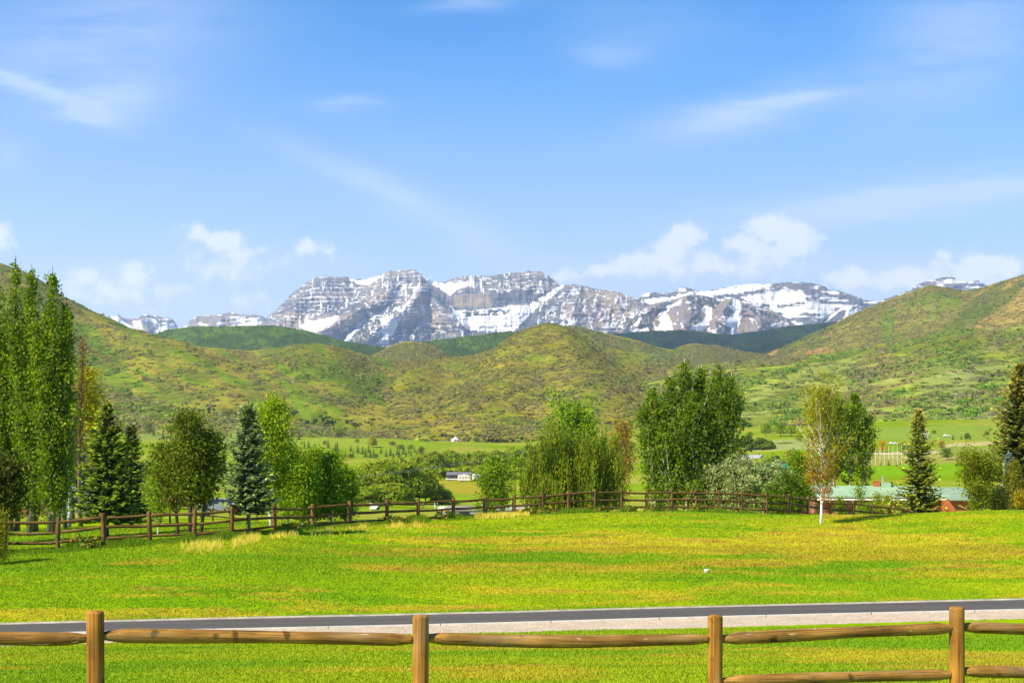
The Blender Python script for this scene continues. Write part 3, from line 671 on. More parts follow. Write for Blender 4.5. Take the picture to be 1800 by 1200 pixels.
    for p in ([(525, 574), (540, 564), (556, 563), (575, 558), (598, 553), (590, 566), (572, 576), (555, 586), (540, 580)], [(789, 533), (800, 545), (832, 546), (868, 541), (946, 530), (950, 536), (925, 558), (905, 582), (850, 583), (822, 580), (804, 562)],
              [(742, 482), (770, 497), (800, 497), (834, 493), (832, 501), (803, 509), (792, 521), (772, 507), (752, 497)], [(612, 489), (636, 492), (664, 485), (674, 483), (650, 501), (628, 500)], [(940, 528), (988, 500), (993, 502), (960, 530)],
              [(668, 560), (690, 555), (700, 570), (690, 592), (672, 585)], [(604, 598), (640, 560), (646, 560), (612, 600)], [(660, 604), (682, 588), (684, 606)],
              [(1000, 510), (1012, 505), (1020, 515), (1008, 520)], [(1055, 576), (1082, 566), (1070, 580)]):
        sn = np.maximum(sn, inpoly(*fine, p)*1.0)
    bands = inpoly(*fine, [(812, 548), (900, 543), (890, 553), (815, 557)]) | inpoly(*fine, [(858, 530), (945, 527), (930, 536), (860, 538)])
    sn = np.where(bands & (vn(PX*.3, Y*.3, 9) > .3), 0, sn)
    return mixc(c, SNOW, sn)
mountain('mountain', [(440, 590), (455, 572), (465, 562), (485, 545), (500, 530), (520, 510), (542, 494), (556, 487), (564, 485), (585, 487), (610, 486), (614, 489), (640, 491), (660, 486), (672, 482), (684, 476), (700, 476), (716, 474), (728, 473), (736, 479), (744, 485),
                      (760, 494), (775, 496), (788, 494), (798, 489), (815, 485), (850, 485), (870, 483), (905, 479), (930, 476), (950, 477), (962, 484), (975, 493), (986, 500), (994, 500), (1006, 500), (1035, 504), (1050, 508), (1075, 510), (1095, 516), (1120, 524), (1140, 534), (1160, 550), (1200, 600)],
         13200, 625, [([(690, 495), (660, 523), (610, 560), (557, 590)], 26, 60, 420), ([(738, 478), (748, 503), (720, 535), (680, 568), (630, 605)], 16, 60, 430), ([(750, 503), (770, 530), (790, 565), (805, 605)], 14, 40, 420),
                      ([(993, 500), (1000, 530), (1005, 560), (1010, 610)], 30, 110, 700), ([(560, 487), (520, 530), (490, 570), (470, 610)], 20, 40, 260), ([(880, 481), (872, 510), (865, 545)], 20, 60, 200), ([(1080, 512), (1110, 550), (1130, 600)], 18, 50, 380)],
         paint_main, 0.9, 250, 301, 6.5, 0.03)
def paint_rback(PX, Y, T, led, ph, s, wy):
    c = base_rock(PX, Y, s, wy); c = mixc(c, DARK, np.full(PX.shape, .65))
    x, y = wp(PX, Y, s+60, 3.4, .22)
    n = fbm(PX*.06, Y*.25, s+50, 5, .6)
    sn = sst(.52, .57, n+led*.10-.06)
    for p in ([(1128, 526), (1150, 522), (1188, 521), (1215, 512), (1260, 510), (1300, 503), (1345, 499), (1358, 503), (1340, 510), (1255, 519), (1215, 520), (1180, 536), (1140, 536)], [(1297, 522), (1360, 513), (1412, 511), (1414, 528), (1360, 538), (1318, 530)],
              [(1358, 541), (1410, 533), (1466, 535), (1468, 548), (1432, 560), (1400, 562), (1385, 555)], [(1416, 530), (1520, 531), (1500, 540), (1416, 540)], [(1525, 545), (1560, 536), (1540, 556)], [(1350, 530), (1420, 520), (1420, 545), (1360, 548)],
              [(1620, 505), (1660, 492), (1672, 500), (1640, 512)]):
        sn = np.maximum(sn, inpoly(x, y, p))
    sn = np.where((x > 1440) & (x < 1560) & (Y < 536), sn*sst(.55, .62, ph+.25*(n-.5)), sn)
    sn = np.where((x > 1340) & (Y < 512), sn*sst(.38, .5, fbm(PX*.14, wy*.5, s+80, 4)), sn)
    for p in ([(1416, 511), (1455, 511), (1455, 527), (1416, 527)], [(1455, 514), (1535, 526), (1500, 533), (1455, 531)], [(1255, 520), (1345, 508), (1358, 505), (1350, 513), (1290, 522)], [(1360, 538), (1415, 531), (1414, 536), (1375, 541)],
              [(1382, 561), (1415, 549), (1445, 552), (1440, 558), (1415, 562)], [(1130, 520), (1150, 512), (1190, 513), (1185, 520), (1145, 526)], [(1188, 514), (1200, 506), (1215, 507), (1210, 513), (1195, 520)], [(1600, 512), (1640, 497), (1695, 490), (1700, 496), (1640, 506)], [(1670, 508), (1720, 496), (1735, 506), (1680, 516)]):
        sn = np.where(inpoly(x, y, p), sst(.60, .66, n+led*.08), sn)
    return mixc(c, SNOW, sn)
mountain('mountain', [(1100, 560), (1120, 528), (1130, 517), (1142, 513), (1160, 515), (1180, 515), (1188, 512), (1195, 507), (1205, 505), (1216, 507), (1224, 511), (1240, 512), (1262, 507), (1300, 501), (1320, 498), (1340, 500), (1370, 497), (1400, 495), (1430, 498), (1450, 503), (1456, 509), (1475, 511),
                      (1492, 517), (1510, 522), (1518, 527), (1540, 530), (1560, 524), (1580, 517), (1590, 511), (1600, 512), (1606, 504), (1622, 496), (1640, 491), (1660, 487), (1676, 487), (1684, 493), (1700, 494), (1720, 493), (1733, 501), (1750, 512), (1780, 540)],
         13600, 600, [([(1400, 496), (1420, 530), (1430, 570)], 30, 60, 220), ([(1510, 522), (1480, 550), (1470, 580)], 20, 40, 260)], paint_rback, 1.2, 130, 331, 11.0, -0.06, .8, 1.0)
def paint_rfront(PX, Y, T, led, ph, s, wy):
    c = np.broadcast_to(MAUVE, PX.shape+(3,)).copy(); c = mixc(c, (.27, .22, .10), sst(.5, .62, fbm(PX*.05, Y*.08, s+1, 4))*.6); c = mixc(c, np.array((.20, .17, .19)), sst(.5, .6, fbm(PX*.04, Y*.05, s+2, 4))*.6)
    c = conifers(c, PX, Y, s+40, [[(1105, 560), (1150, 540), (1165, 545), (1152, 565), (1150, 590), (1090, 590)], [(1160, 535), (1185, 530), (1175, 545), (1160, 548)], [(1205, 518), (1260, 522), (1262, 540), (1240, 545), (1215, 545)], [(1284, 526), (1294, 528), (1290, 552), (1280, 552)],
                                  [(1262, 565), (1285, 560), (1290, 590), (1255, 590)], [(1215, 560), (1235, 555), (1235, 570), (1210, 575)], [(1300, 533), (1390, 560), (1385, 568), (1300, 540)], [(1340, 565), (1370, 562), (1365, 578), (1345, 578)]], .40)
    x, y = wp(PX, Y, s+60, 2.6, .2); sn = sst(.66, .70, fbm(PX*.12, Y*.16, s+50, 5, .6))*.9
    for p in ([(1158, 552), (1168, 547), (1178, 560), (1184, 580), (1150, 581), (1160, 570)], [(1113, 572), (1124, 558), (1127, 558), (1120, 574)], [(1170, 540), (1196, 527), (1200, 531), (1176, 543)], [(1232, 543), (1237, 537), (1252, 541), (1251, 556), (1246, 570), (1236, 583), (1213, 577), (1236, 563), (1240, 552)],
              [(1288, 524), (1300, 528), (1303, 540), (1303, 560), (1294, 585), (1281, 591), (1286, 576), (1272, 571), (1281, 557), (1290, 548)], [(1330, 540), (1352, 544), (1350, 546), (1330, 543)], [(1354, 572), (1364, 566), (1360, 577)], [(1114, 578), (1140, 576), (1138, 582), (1116, 583)], [(1243, 577), (1250, 575), (1247, 583)]):
        sn = np.maximum(sn, inpoly(x, y, p))
    return mixc(c, SNOW, sn)
mountain('mountain', [(1070, 600), (1095, 575), (1120, 552), (1141, 537), (1160, 531), (1185, 526), (1200, 521), (1215, 518), (1235, 519), (1255, 524), (1265, 530), (1280, 526), (1290, 523), (1310, 533), (1340, 541), (1365, 550), (1385, 561), (1400, 572), (1430, 600)],
         11600, 612, [([(1215, 518), (1205, 550), (1195, 600)], 22, 60, 420), ([(1290, 523), (1268, 555), (1262, 600)], 12, 40, 420), ([(1300, 528), (1335, 560), (1340, 600)], 14, 40, 300), ([(1141, 537), (1120, 565), (1110, 600)], 16, 40, 300)], paint_rfront, 1.2, 110, 351, 30.0, 0, .8, 1.0)
def paint_rmid(PX, Y, T, led, ph, s, wy):
    c = base_rock(PX, Y, s, wy); c = mixc(c, DARK, np.full(PX.shape, .75))
    d = fbm((PX+Y)*.12, (PX-Y)*.04, s+3, 4); return mixc(c, SNOW, sst(.56, .60, d))
mountain('mountain', [(1415, 590), (1440, 566), (1460, 551), (1478, 541), (1492, 537), (1505, 538), (1520, 548), (1540, 565), (1560, 590)], 12400, 600, [([(1492, 537), (1480, 570), (1470, 600)], 12, 30, 300)], paint_rmid, 1.2, 70, 371, 16.0, 0, .9, 1.0)
def paint_left(PX, Y, T, led, ph, s, wy):
    c = base_rock(PX, Y, s, wy); c = mixc(c, TAN, inpoly(PX, Y, [(335, 560), (420, 555), (420, 580), (335, 580)])*.4); x, y = wp(PX, Y, s+60, 2.2, .2)
    n = fbm(PX*.08, Y*.28, s+50, 5, .6); sn = sst(.60, .65, n+led*.06-.03)
    for p in ([(192, 555), (205, 556), (240, 580), (215, 580)], [(232, 565), (248, 562), (250, 575), (238, 578)], [(255, 558), (275, 562), (278, 570), (262, 566)], [(280, 574), (308, 570), (305, 580), (278, 584)], [(310, 574), (330, 572), (325, 585), (305, 585)], [(395, 575), (425, 567), (462, 563), (450, 580), (400, 582)], [(420, 560), (460, 558), (450, 563), (410, 564)]):
        sn = np.maximum(sn, inpoly(x, y, p))
    return mixc(c, SNOW, sn)
mountain('mountain', [(150, 580), (180, 562), (192, 555), (202, 555), (207, 551), (214, 558), (225, 560), (240, 560), (250, 554), (258, 551), (266, 554), (275, 553), (285, 558), (295, 557), (305, 562), (311, 572), (318, 577), (328, 571), (335, 562), (350, 554), (365, 553), (375, 554), (385, 553), (400, 550), (410, 549), (425, 553), (440, 554), (450, 551), (462, 556), (475, 566), (500, 590)],
         14500, 605, [([(258, 551), (255, 580)], 12, 20, 150), ([(380, 553), (375, 590)], 20, 40, 150)], paint_left, 1.2, 80, 391, 10.0, 0, .8, .9)
# ------------------------------------------------------------------ plants
LEAFGAIN = np.array((2.4, 1.82, .8))
def rs(a, b): return R.uniform(a, b)
def leafmesh(name, P, size, col, mat, parent=None, mode='rand', dirs=None, var=.28, asp=1.0, grp=None, yellow=0.0):
    """many small leaf faces. P: N x 3 centres; size: metres (scalar or N); col: 3 or N x 3"""
    P = np.asarray(P, float); N = len(P)
    size = np.broadcast_to(np.asarray(size, float), (N,))*rng.uniform(.7, 1.3, N)
    a = rng.normal(size=(N, 3))
    if mode == 'up': a[:, 2] = np.abs(a[:, 2])+.7
    if mode == 'out' and dirs is not None: a = a*.55+dirs*1.2
    n = a/np.linalg.norm(a, axis=1)[:, None]
    if mode == 'along': 
        u = dirs/np.linalg.norm(dirs, axis=1)[:, None]; w = np.cross(u, n); w /= np.linalg.norm(w, axis=1)[:, None]+1e-9
    else:
        b = rng.normal(size=(N, 3)); u = np.cross(n, b); u /= np.linalg.norm(u, axis=1)[:, None]+1e-9; w = np.cross(n, u)
    s = size[:, None]*.5
    col = np.asarray(col, float)*LEAFGAIN
    V = np.stack([P-u*s*asp, P+w*s*.75, P+u*s*asp, P-w*s*.75], 1).reshape(-1, 3)
    c = np.broadcast_to(np.asarray(col, float), (N, 3))*rng.uniform(1-var, 1+var, N)[:, None]
    if grp is not None: c = c*grp[:, None]
    if yellow:
        m = (rng.random(N) < yellow)[:, None]; c = np.where(m, c*np.array((1.9, 1.25, .9)), c)
    return mesh_np(name, V, np.arange(4*N).reshape(N, 4), mat, np.repeat(np.clip(c, 0, 1), 4, 0), False, parent)
def bark(name, c1, c2, scale=(9, 9, 2.5), thr=(.45, .6)):
    m, nt, out = newmat(name); b = pbsdf(nt, out, .85, .15); tc = nd(nt, 'ShaderNodeTexCoord')
    n = noise(nt, 1.0, vscale(nt, tc.outputs['Object'], scale), 4, .6); mx = nd(nt, 'ShaderNodeMix', data_type='RGBA')
    mx.inputs['A'].default_value = (*c1, 1); mx.inputs['B'].default_value = (*c2, 1); nt.links.new(rng_map(nt, n.outputs[0], thr[0], thr[1], 0, 1), mx.inputs['Factor'])
    nt.links.new(mx.outputs['Result'], b.inputs['Base Color']); bp = nd(nt, 'ShaderNodeBump'); bp.inputs['Strength'].default_value = .5; bp.inputs['Distance'].default_value = .02
    nt.links.new(n.outputs[0], bp.inputs['Height']); nt.links.new(bp.outputs[0], b.inputs['Normal']); return m
B_GREY = bark('grey_bark', (.20, .17, .13), (.09, .075, .055)); B_WHITE = bark('white_bark', (.62, .58, .50), (.16, .13, .10), (5, 5, 9), (.56, .64)); B_DARK = bark('dark_bark', (.07, .05, .035), (.035, .025, .02)); B_PALE = bark('pale_bark', (.40, .36, .27), (.20, .16, .11))
def limb(p0, d, L, up=.0, wig=.08, n=5):
    """points of a limb that starts along d and bends by up (towards +z if positive)"""
    p = np.array(p0, float); d = np.array(d, float); d /= np.linalg.norm(d); pts = [p.copy()]
    for k in range(n):
        d = d+np.array((rs(-wig, wig), rs(-wig, wig), up/n+rs(-wig, wig)*.5)); d /= np.linalg.norm(d)
        p = p+d*L/n; pts.append(p.copy())
    return np.array(pts)
def along(pts, t):
    t = np.asarray(t)*(len(pts)-1); i = np.clip(t.astype(int), 0, len(pts)-2); f = (t-i)[:, None]
    return pts[i]*(1-f)+pts[i+1]*f
def broadleaf(name, px, D, top_y, hw_px, label, cat='tree', group=None, stems=((0, 0, 0, 1.0),), shape=None, cb=.15, nbr=40, el=(35, 60), up=.3, leaf=.13, nleaf=9000, col=(.06, .13, .012),
              bk=B_GREY, r0=None, mode='rand', clump=.28, droop=False, yellow=.08, var=.28, base=None, trunk_top=.97, twig=True, z0=None, asp=1.0, dens_in=.25, clvar=.22, brk=None):
    x, y, z = gpt(px, D) if base is None else base
    H = ((HY-top_y)/F*D+E-z)*1.03; RW = hw_px/F*D
    t = empty(name, (x, y, z)); tag(t, label, cat, group)
    shape = shape or (lambda h: math.sin(math.pi*min(1, max(0, h))**.75)**.6)
    P = []; G = []; DIR = []
    per = nleaf/max(1, sum(nbr*s[3] for s in stems)); tr_objs = []
    for sx, sy, lean, hs in stems:
        hs_ = H*hs; rr = (r0 or H*.0105)*(.6+.4*hs); m = MB()
        n = 9; pts = []; wx = rs(-.02, .02); wy = rs(-.02, .02)
        for k in range(n+1):
            f = k/n; pts.append((sx*RW*(1+lean*f*1.6)+wx*hs_*math.sin(f*5), sy*RW*(1+lean*f*1.4)+wy*hs_*math.sin(f*4+1), -.15+f*(hs_*trunk_top+.15)))
        pts = np.array(pts); m.tube(pts, [rr*(1.25 if k == 0 else 1)*(1-.88*(k/n)**1.1) for k in range(n+1)], 7)
        nb = max(4, int(nbr*hs)); az = rs(0, 6.28)
        for k in range(nb):
            f = cb+(1-cb)*((k+.5)/nb)**.9*.97; az += 2.4+rs(-.4, .4); e = math.radians(rs(*el)); p0 = along(pts, np.array([f*.99]))[0]
            hh = (f-cb)/(1-cb); L = RW*shape(hh)/max(.35, math.cos(e))*rs(.62, 1.12)/(1 if len(stems) == 1 else 1.5)
            L = max(L, .25); bp = limb(p0, (math.cos(az)*math.cos(e), math.sin(az)*math.cos(e), math.sin(e)), L, up, .10, 5)
            rb = rr*(1-.85*f)*.42+.004; m.tube(bp, [rb*(1-.8*q/5) for q in range(6)], 4, cap=False)
            nl = int(per*rs(.6, 1.4)*(.35+L/(RW+.1)))
            if droop:
                ns = max(3, nl//16)
                for q in range(ns):
                    s0 = along(bp, np.array([rs(.25, 1)]))[0]+np.array((rs(-.3, .3), rs(-.3, .3), rs(-.1, .3))); LL = rs(.25, .62)*max(1.0, s0[2]-.2)
                    tt = np.linspace(0, 1, 16)[:, None]; sw = np.array((rs(-.12, .12), rs(-.12, .12), -1.0)); q_ = s0+sw*LL*tt+rng.normal(size=(16, 3))*.05
                    P.append(q_); G.append(np.full(16, rs(.8, 1.2))); DIR.append(np.broadcast_to(sw, (16, 3)))
            else:
                nc = max(2, int(2+L*1.6))
                for q in range(nc):
                    c0 = along(bp, np.array([dens_in+(1-dens_in)*(q+rs(0, 1))/nc]))[0]; cr = clump*rs(.7, 1.35)*(0.5+.5*min(1, L/RW))
                    k2 = max(3, nl//nc); q_ = c0+rng.normal(size=(k2, 3))*cr*np.array((1, 1, .8)); P.append(q_); G.append(np.full(k2, rs(1-clvar, 1+clvar))); DIR.append((q_-p0)/(np.linalg.norm(q_-p0, axis=1)[:, None]+.01))
                    if twig and q % 2 == 0: m.tube([bp[2], (bp[2]+c0)/2+rng.normal(size=3)*.05, c0], [rb*.5, rb*.35, rb*.15], 3, cap=False)
        tr_objs.append(m.build('trunk', bk, t, True))
    P = np.concatenate(P); G = np.concatenate(G); DIR = np.concatenate(DIR)
    ok = P[:, 2] > .12; P, G, DIR = P[ok], G[ok], DIR[ok]
    C = np.broadcast_to(np.asarray(col, float), P.shape).copy()
    if brk is not None: C = brk(P, C, H)
    leafmesh('crown', P, leaf, C, M_LEAF, t, 'along' if droop else mode, DIR, var, asp if not droop else 1.6, G, yellow)
    return t
def spruce(name, px, D, top_y, hw_px, label, group=None, col=(.03, .065, .022), tip=(.09, .14, .02), toptip=(.16, .13, .02), low=.12, base=None, dens=1.0, size=.34, droop=.25, cat='spruce', bk=B_GREY, simple=False, z=None, lev=None):
    x, y, zz = gpt(px, D) if base is None else base
    H = (HY-top_y)/F*D+E-zz; RW = hw_px/F*D
    t = empty(name, (x, y, zz)); tag(t, label, cat, group)
    m = MB(); m.tube([(0, 0, -.15), (0, 0, H*.35), (0, 0, H*.7), (0, 0, H*.985)], [H*.017, H*.013, H*.007, .01], 7)
    P, U, S, C = [], [], [], []
    nlev = lev or int(max(16, H*5.0)); col, tip, toptip = map(np.array, (col, tip, toptip))
    for i in range(nlev):
        f = low+(1-low)*((i+rs(-.3, .3))/nlev); f = min(.985, max(low*.9, f)); h = H*f
        L = RW*1.22*(1-(f-low)/(1-low))**.74*rs(.72, 1.08)+.06; nb = int(rs(8, 12)); a0 = rs(0, 6.28)
        for k in range(nb):
            a = a0+k*6.283/nb+rs(-.3, .3); l = L*rs(.55, 1.15); d = np.array((math.cos(a), math.sin(a), 0)); rise = .75*f**1.4-.20+rs(-.16, .16)+0*(h)
            hj = rs(-.12, .12); ns = max(4, int(l/size*3.0*dens))
            bp = np.array([d*l*q+np.array((0, 0, h+hj+l*(rise*q-droop*q*(1-q)*1.6+.12*q**3))) for q in np.linspace(0, 1, 6)])
            if l > .5: m.tube(bp[:5], [H*.0022*(1-q/6)+.006 for q in range(5)], 3, cap=False)
            sd_ = np.array((-d[1], d[0], 0))
            for q in range(ns):
                tq = .16+.84*(q+rs(0, .9))/ns; p = along(bp, np.array([tq]))[0]; wdt = size*(1.05-.55*tq)*(.6+.4*min(1, l/1.2))
                for sg in (-1, 1):
                    u = d*rs(.5, 1.0)+sd_*sg*rs(.5, .95)+np.array((0, 0, rs(-.42, .06))); u /= np.linalg.norm(u)
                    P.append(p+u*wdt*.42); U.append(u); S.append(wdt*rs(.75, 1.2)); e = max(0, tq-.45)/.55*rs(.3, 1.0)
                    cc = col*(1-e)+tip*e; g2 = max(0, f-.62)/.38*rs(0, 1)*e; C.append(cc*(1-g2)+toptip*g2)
            P.append(bp[-1]); U.append(d+np.array((0, 0, .15))); S.append(size*.55); C.append(tip*(1-max(0, f-.7))+toptip*max(0, f-.7))
    for q in range(5): P.append(np.array((0, 0, H*(.965+.008*q)))); U.append(np.array((rs(-.2, .2), rs(-.2, .2), 1))); S.append(size*.6); C.append(toptip)
    m.build('trunk', bk, t, True)
    P, U, S, C = map(np.array, (P, U, S, C)); N = len(P); U = U/np.linalg.norm(U, axis=1)[:, None]
    nrm = rng.normal(size=(N, 3))*.45+np.array((0, 0, 1.)); w = np.cross(U, nrm); w /= np.linalg.norm(w, axis=1)[:, None]
    s = S[:, None]; n2 = np.cross(w, U)
    V = np.stack([P-U*s*.5, P+w*s*.36-n2*s*.12, P+U*s*.66, P-w*s*.36-n2*s*.12], 1).reshape(-1, 3)
    cv = C*1.75*rng.uniform(.72, 1.28, N)[:, None]
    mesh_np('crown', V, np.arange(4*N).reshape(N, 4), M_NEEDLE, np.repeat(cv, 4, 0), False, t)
    return t
def blob(P0, r, n, flat=.75):
    """leaf-clump centres on and in a lumpy dome; also outward directions"""
    d = rng.normal(size=(n, 3)); d /= np.linalg.norm(d, axis=1)[:, None]; d[:, 2] = np.abs(d[:, 2])*1.0-.12
    rad = rng.uniform(.55, 1.05, n)**.5
    lump = 1+.25*np.sin(d[:, 0]*5+rs(0, 6))*np.cos(d[:, 1]*4+rs(0, 6))+.15*np.sin(d[:, 2]*7+rs(0, 6))
    q = d*(rad*lump)[:, None]*np.array(r); return q+np.array(P0), d
def far_tree(px, D, top_y, hw_px, label, group=None, col=(.07, .14, .012), n=700, leaf=None, cat='tree', trunk=True, base_y=None, lobes=6, name='tree', var=.2):
    """a broadleaf tree some hundred metres off: trunk, limbs and a crown of several lobes of leaf clumps"""
    if base_y:
        ds = np.linspace(D*.55, D*1.25, 400); ys = HY-(gz(xat(px, ds), ds)-E)*F/ds; D = float(ds[int(np.argmin(np.abs(ys-base_y)))])
    x, y, z = gpt(px, D); H = (HY-top_y)/F*D+E-z; RW = hw_px/F*D
    t = empty(name, (x, y, z)); tag(t, label, cat, group); m = MB(); P = []; DR = []; G = []
    m.tube([(0, 0, -.3), (rs(-.1, .1)*RW, 0, H*.35), (rs(-.1, .1)*RW, 0, H*.75)], [H*.022, H*.016, H*.006], 6)
    for k in range(lobes):
        a = k*2.4+rs(-.4, .4); q = (k+.5)/lobes; rr = RW*rs(.30, .62)*math.sqrt(q); hz_ = H*(.30+.42*(1-q)+rs(-.06, .10)); lr = RW*rs(.42, .62)
        c = np.array((math.cos(a)*rr*1.0, math.sin(a)*rr, hz_)); m.tube([(0, 0, H*.3), tuple(c*.6+np.array((0, 0, H*.12))), tuple(c)], [H*.010, H*.007, H*.003], 4, cap=False)
        p, d = blob(c, (lr, lr, min(lr*.95, (H-hz_)*1.02)), n//lobes); P.append(p); DR.append(d); G.append(np.full(len(p), rs(.82, 1.2)))
        lo, d2 = blob(np.array((c[0]*1.05, c[1]*1.05, H*.22)), (lr*.9, lr*.9, H*.24), n//lobes//2); P.append(lo); DR.append(d2); G.append(np.full(len(lo), rs(.8, 1.1)))
    P = np.concatenate(P); DR = np.concatenate(DR); G = np.concatenate(G); k = P[:, 2] < H*1.0
    m.build('trunk', B_DARK, t, True)
    leafmesh('crown', P[k], leaf or max(.35, RW*.13), col, M_LEAF, t, 'out', DR[k], var, 1.0, G[k], .08)
    return t
def solveD(px, yv, d0=44, d1=110):
    ds = np.linspace(d0, d1, 700); ys = HY-(gz(xat(px, ds), ds)-E)*F/ds; i = int(np.argmin(np.abs(ys-yv)+ds*.02)); return float(ds[i])
col_shape = lambda h: (1.0 if h < .55 else max(.12, 1-(h-.55)/.48))*(.75+.25*min(1, h*6))
aspen_shape = lambda h: max(.15, math.sin(math.pi*(.12+.86*h)))**.7
# --- left of the photo
def poplar(px, D, top, hw, label, lean=0, n=14000, dx=0, col=(.070, .150, .006)):
    return broadleaf('poplar', px, D, top, hw, label, 'poplar', 'tall poplars at the left edge', stems=((0, 0, 0, 1.0), (.14, .08, 2.2, .88), (-.14, -.05, 2.4, .80)), shape=lambda h: col_shape(h)*(1.0+.25*math.sin(h*23+px)), cb=.06, nbr=56, el=(46, 74), up=.5, leaf=.15, nleaf=n,
                     col=col, bk=B_GREY, r0=.15, clump=.22, yellow=.16, clvar=.42, dens_in=.05)
poplar(22, 80, 447, 42, 'tallest poplar, its spire the highest treetop at the left edge')
poplar(57, 77, 462, 37, 'poplar with a blunt spire between the tallest poplar and the rightmost tall spire')
poplar(94, 74, 466, 37, 'poplar with the rightmost of the tall narrow spires, grey trunk behind the rail fence')
poplar(-12, 84, 478, 26, 'poplar cut off by the left edge of the picture', n=7500)
broadleaf('poplar', 114, 83, 552, 13, 'thin dark poplar column beside the rightmost tall spire', 'poplar', 'tall poplars at the left edge', shape=col_shape, cb=.12, nbr=60, el=(60, 76), up=.4, leaf=.14, nleaf=3600, col=(.055, .11, .010), clump=.15, r0=.13)
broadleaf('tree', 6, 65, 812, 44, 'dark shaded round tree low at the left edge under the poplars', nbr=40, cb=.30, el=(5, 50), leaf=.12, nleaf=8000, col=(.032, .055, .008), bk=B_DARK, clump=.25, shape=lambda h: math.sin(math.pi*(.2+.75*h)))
broadleaf('tree', 142, 86, 585, 13, 'tall russet tree with bare upright twigs between poplars and spruce', nbr=64, cb=.25, el=(62, 80), up=.3, leaf=.08, nleaf=1700, col=(.085, .068, .018), bk=bark('russet_bark', (.20, .14, .09), (.10, .07, .05)), clump=.16, r0=.13, yellow=.1, shape=col_shape)
broadleaf('aspen', 155, 102, 648, 27, 'yellow green aspen behind the bare russet tree', 'aspen', nbr=46, cb=.2, el=(40, 65), leaf=.16, nleaf=6000, col=(.17, .22, .010), bk=B_WHITE, clump=.30, r0=.11, shape=aspen_shape)
broadleaf('birch', 121, 88, 720, 22, 'white trunked birch with sparse leaves beside the big spruce', 'birch', nbr=34, cb=.34, el=(45, 70), leaf=.13, nleaf=1800, col=(.10, .12, .03), bk=B_WHITE, clump=.3, r0=.14)
broadleaf('aspen', 102, 80, 640, 20, 'aspen with a spotted pale trunk behind the second fence post', 'aspen', nbr=40, cb=.3, el=(50, 72), leaf=.14, nleaf=3600, col=(.10, .16, .014), bk=B_PALE, clump=.26, r0=.14)
spruce('spruce', 128, 95, 690, 34, 'pale silvery spruce half hidden behind the big green spruce', col=(.07, .10, .08), tip=(.17, .22, .17), toptip=(.2, .22, .16), low=.16)
spruce('spruce', 188, 68, 708, 60, 'big broad green spruce behind the rail fence at the left', col=(.042, .078, .007), tip=(.19, .25, .010), toptip=(.36, .28, .02), low=.17, dens=1.15)
spruce('spruce', 231, 80, 746, 38, 'slimmer darker spruce just right of the big broad spruce', col=(.034, .062, .007), tip=(.13, .17, .010), toptip=(.22, .19, .02), low=.10)
broadleaf('tree', 336, 63, 728, 66, 'dense dark green broad tree with two trunks behind the fence', stems=((-.06, 0, 0, 1.0), (.22, .2, .6, .82), (-.42, .3, .5, .72)), nbr=46, cb=.25, el=(22, 58), up=.3, leaf=.12, nleaf=17000, col=(.062, .115, .009), bk=B_DARK, clump=.28,
          shape=lambda h: math.sin(math.pi*(.14+.83*h))**.8, r0=.10, yellow=.14, clvar=.3)
broadleaf('birch', 278, 67, 822, 22, 'small young birch with a thin white stem left of the dark broad tree', 'birch', nbr=30, cb=.22, el=(25, 55), leaf=.10, nleaf=3000, col=(.10, .20, .012), bk=B_WHITE, clump=.18, r0=.035)
spruce('spruce', 437, 61.6, 708, 48, 'blue green spruce with a bare grey lower trunk at the fence', col=(.058, .092, .030), tip=(.18, .24, .075), toptip=(.25, .24, .05), low=.20, dens=1.15)
broadleaf('birch', 477, 70, 702, 38, 'tall light green birch with a white trunk right of the blue spruce', 'birch', nbr=56, cb=.16, el=(38, 66), leaf=.12, nleaf=9500, col=(.125, .235, .010), bk=B_WHITE, clump=.25, r0=.085, shape=lambda h: math.sin(math.pi*(.2+.78*h))**.8)
for px, D, top, hw, lab in ((506, 73, 782, 28, 'leafy aspen just right of the tall birch'), (532, 70, 812, 25, 'aspen behind the sixth fence span, second of the low aspen row'), (556, 74, 792, 24, 'middle aspen of the low row with a faint pale stem'),
                            (583, 72, 800, 26, 'aspen with the broadest crown near the right end of the low aspen row'), (606, 76, 828, 18, 'smallest aspen at the right end of the low row')):
    broadleaf('aspen', px, D, top, hw, lab, 'aspen', 'low row of aspens behind the fence', nbr=44, cb=.08, el=(20, 62), leaf=.12, nleaf=6000, col=(.085, .19, .008), bk=B_WHITE, clump=.24, r0=.045, shape=lambda h: math.sin(math.pi*(.22+.76*h))**.7)
# --- middle
broadleaf('cottonwood', 868, 122, 808, 33, 'round speckled green tree standing in front of the trailer', nbr=60, cb=.12, el=(15, 60), leaf=.19, nleaf=6500, col=(.085, .185, .010), bk=B_PALE, clump=.36, shape=lambda h: math.sin(math.pi*(.2+.78*h))**.7)
broadleaf('cottonwood', 1010, 150, 728, 62, 'bright green rounded tree rising behind the weeping willow', nbr=80, cb=.3, el=(15, 60), leaf=.26, nleaf=8500, col=(.090, .20, .008), bk=B_GREY, clump=.5, shape=lambda h: math.sin(math.pi*(.25+.73*h))**.6)
broadleaf('willow', 1008, 128, 762, 88, 'large weeping willow with hanging olive green strands', 'willow', stems=((0, 0, 0, 1.0), (.35, .1, .5, .92), (-.36, -.1, .5, .9)), nbr=26, cb=.3, el=(10, 55), up=-.15, leaf=.17, nleaf=32000, col=(.078, .142, .010), bk=B_DARK, droop=True, yellow=.10,
          shape=lambda h: math.sin(math.pi*(.3+.66*h))**.5)
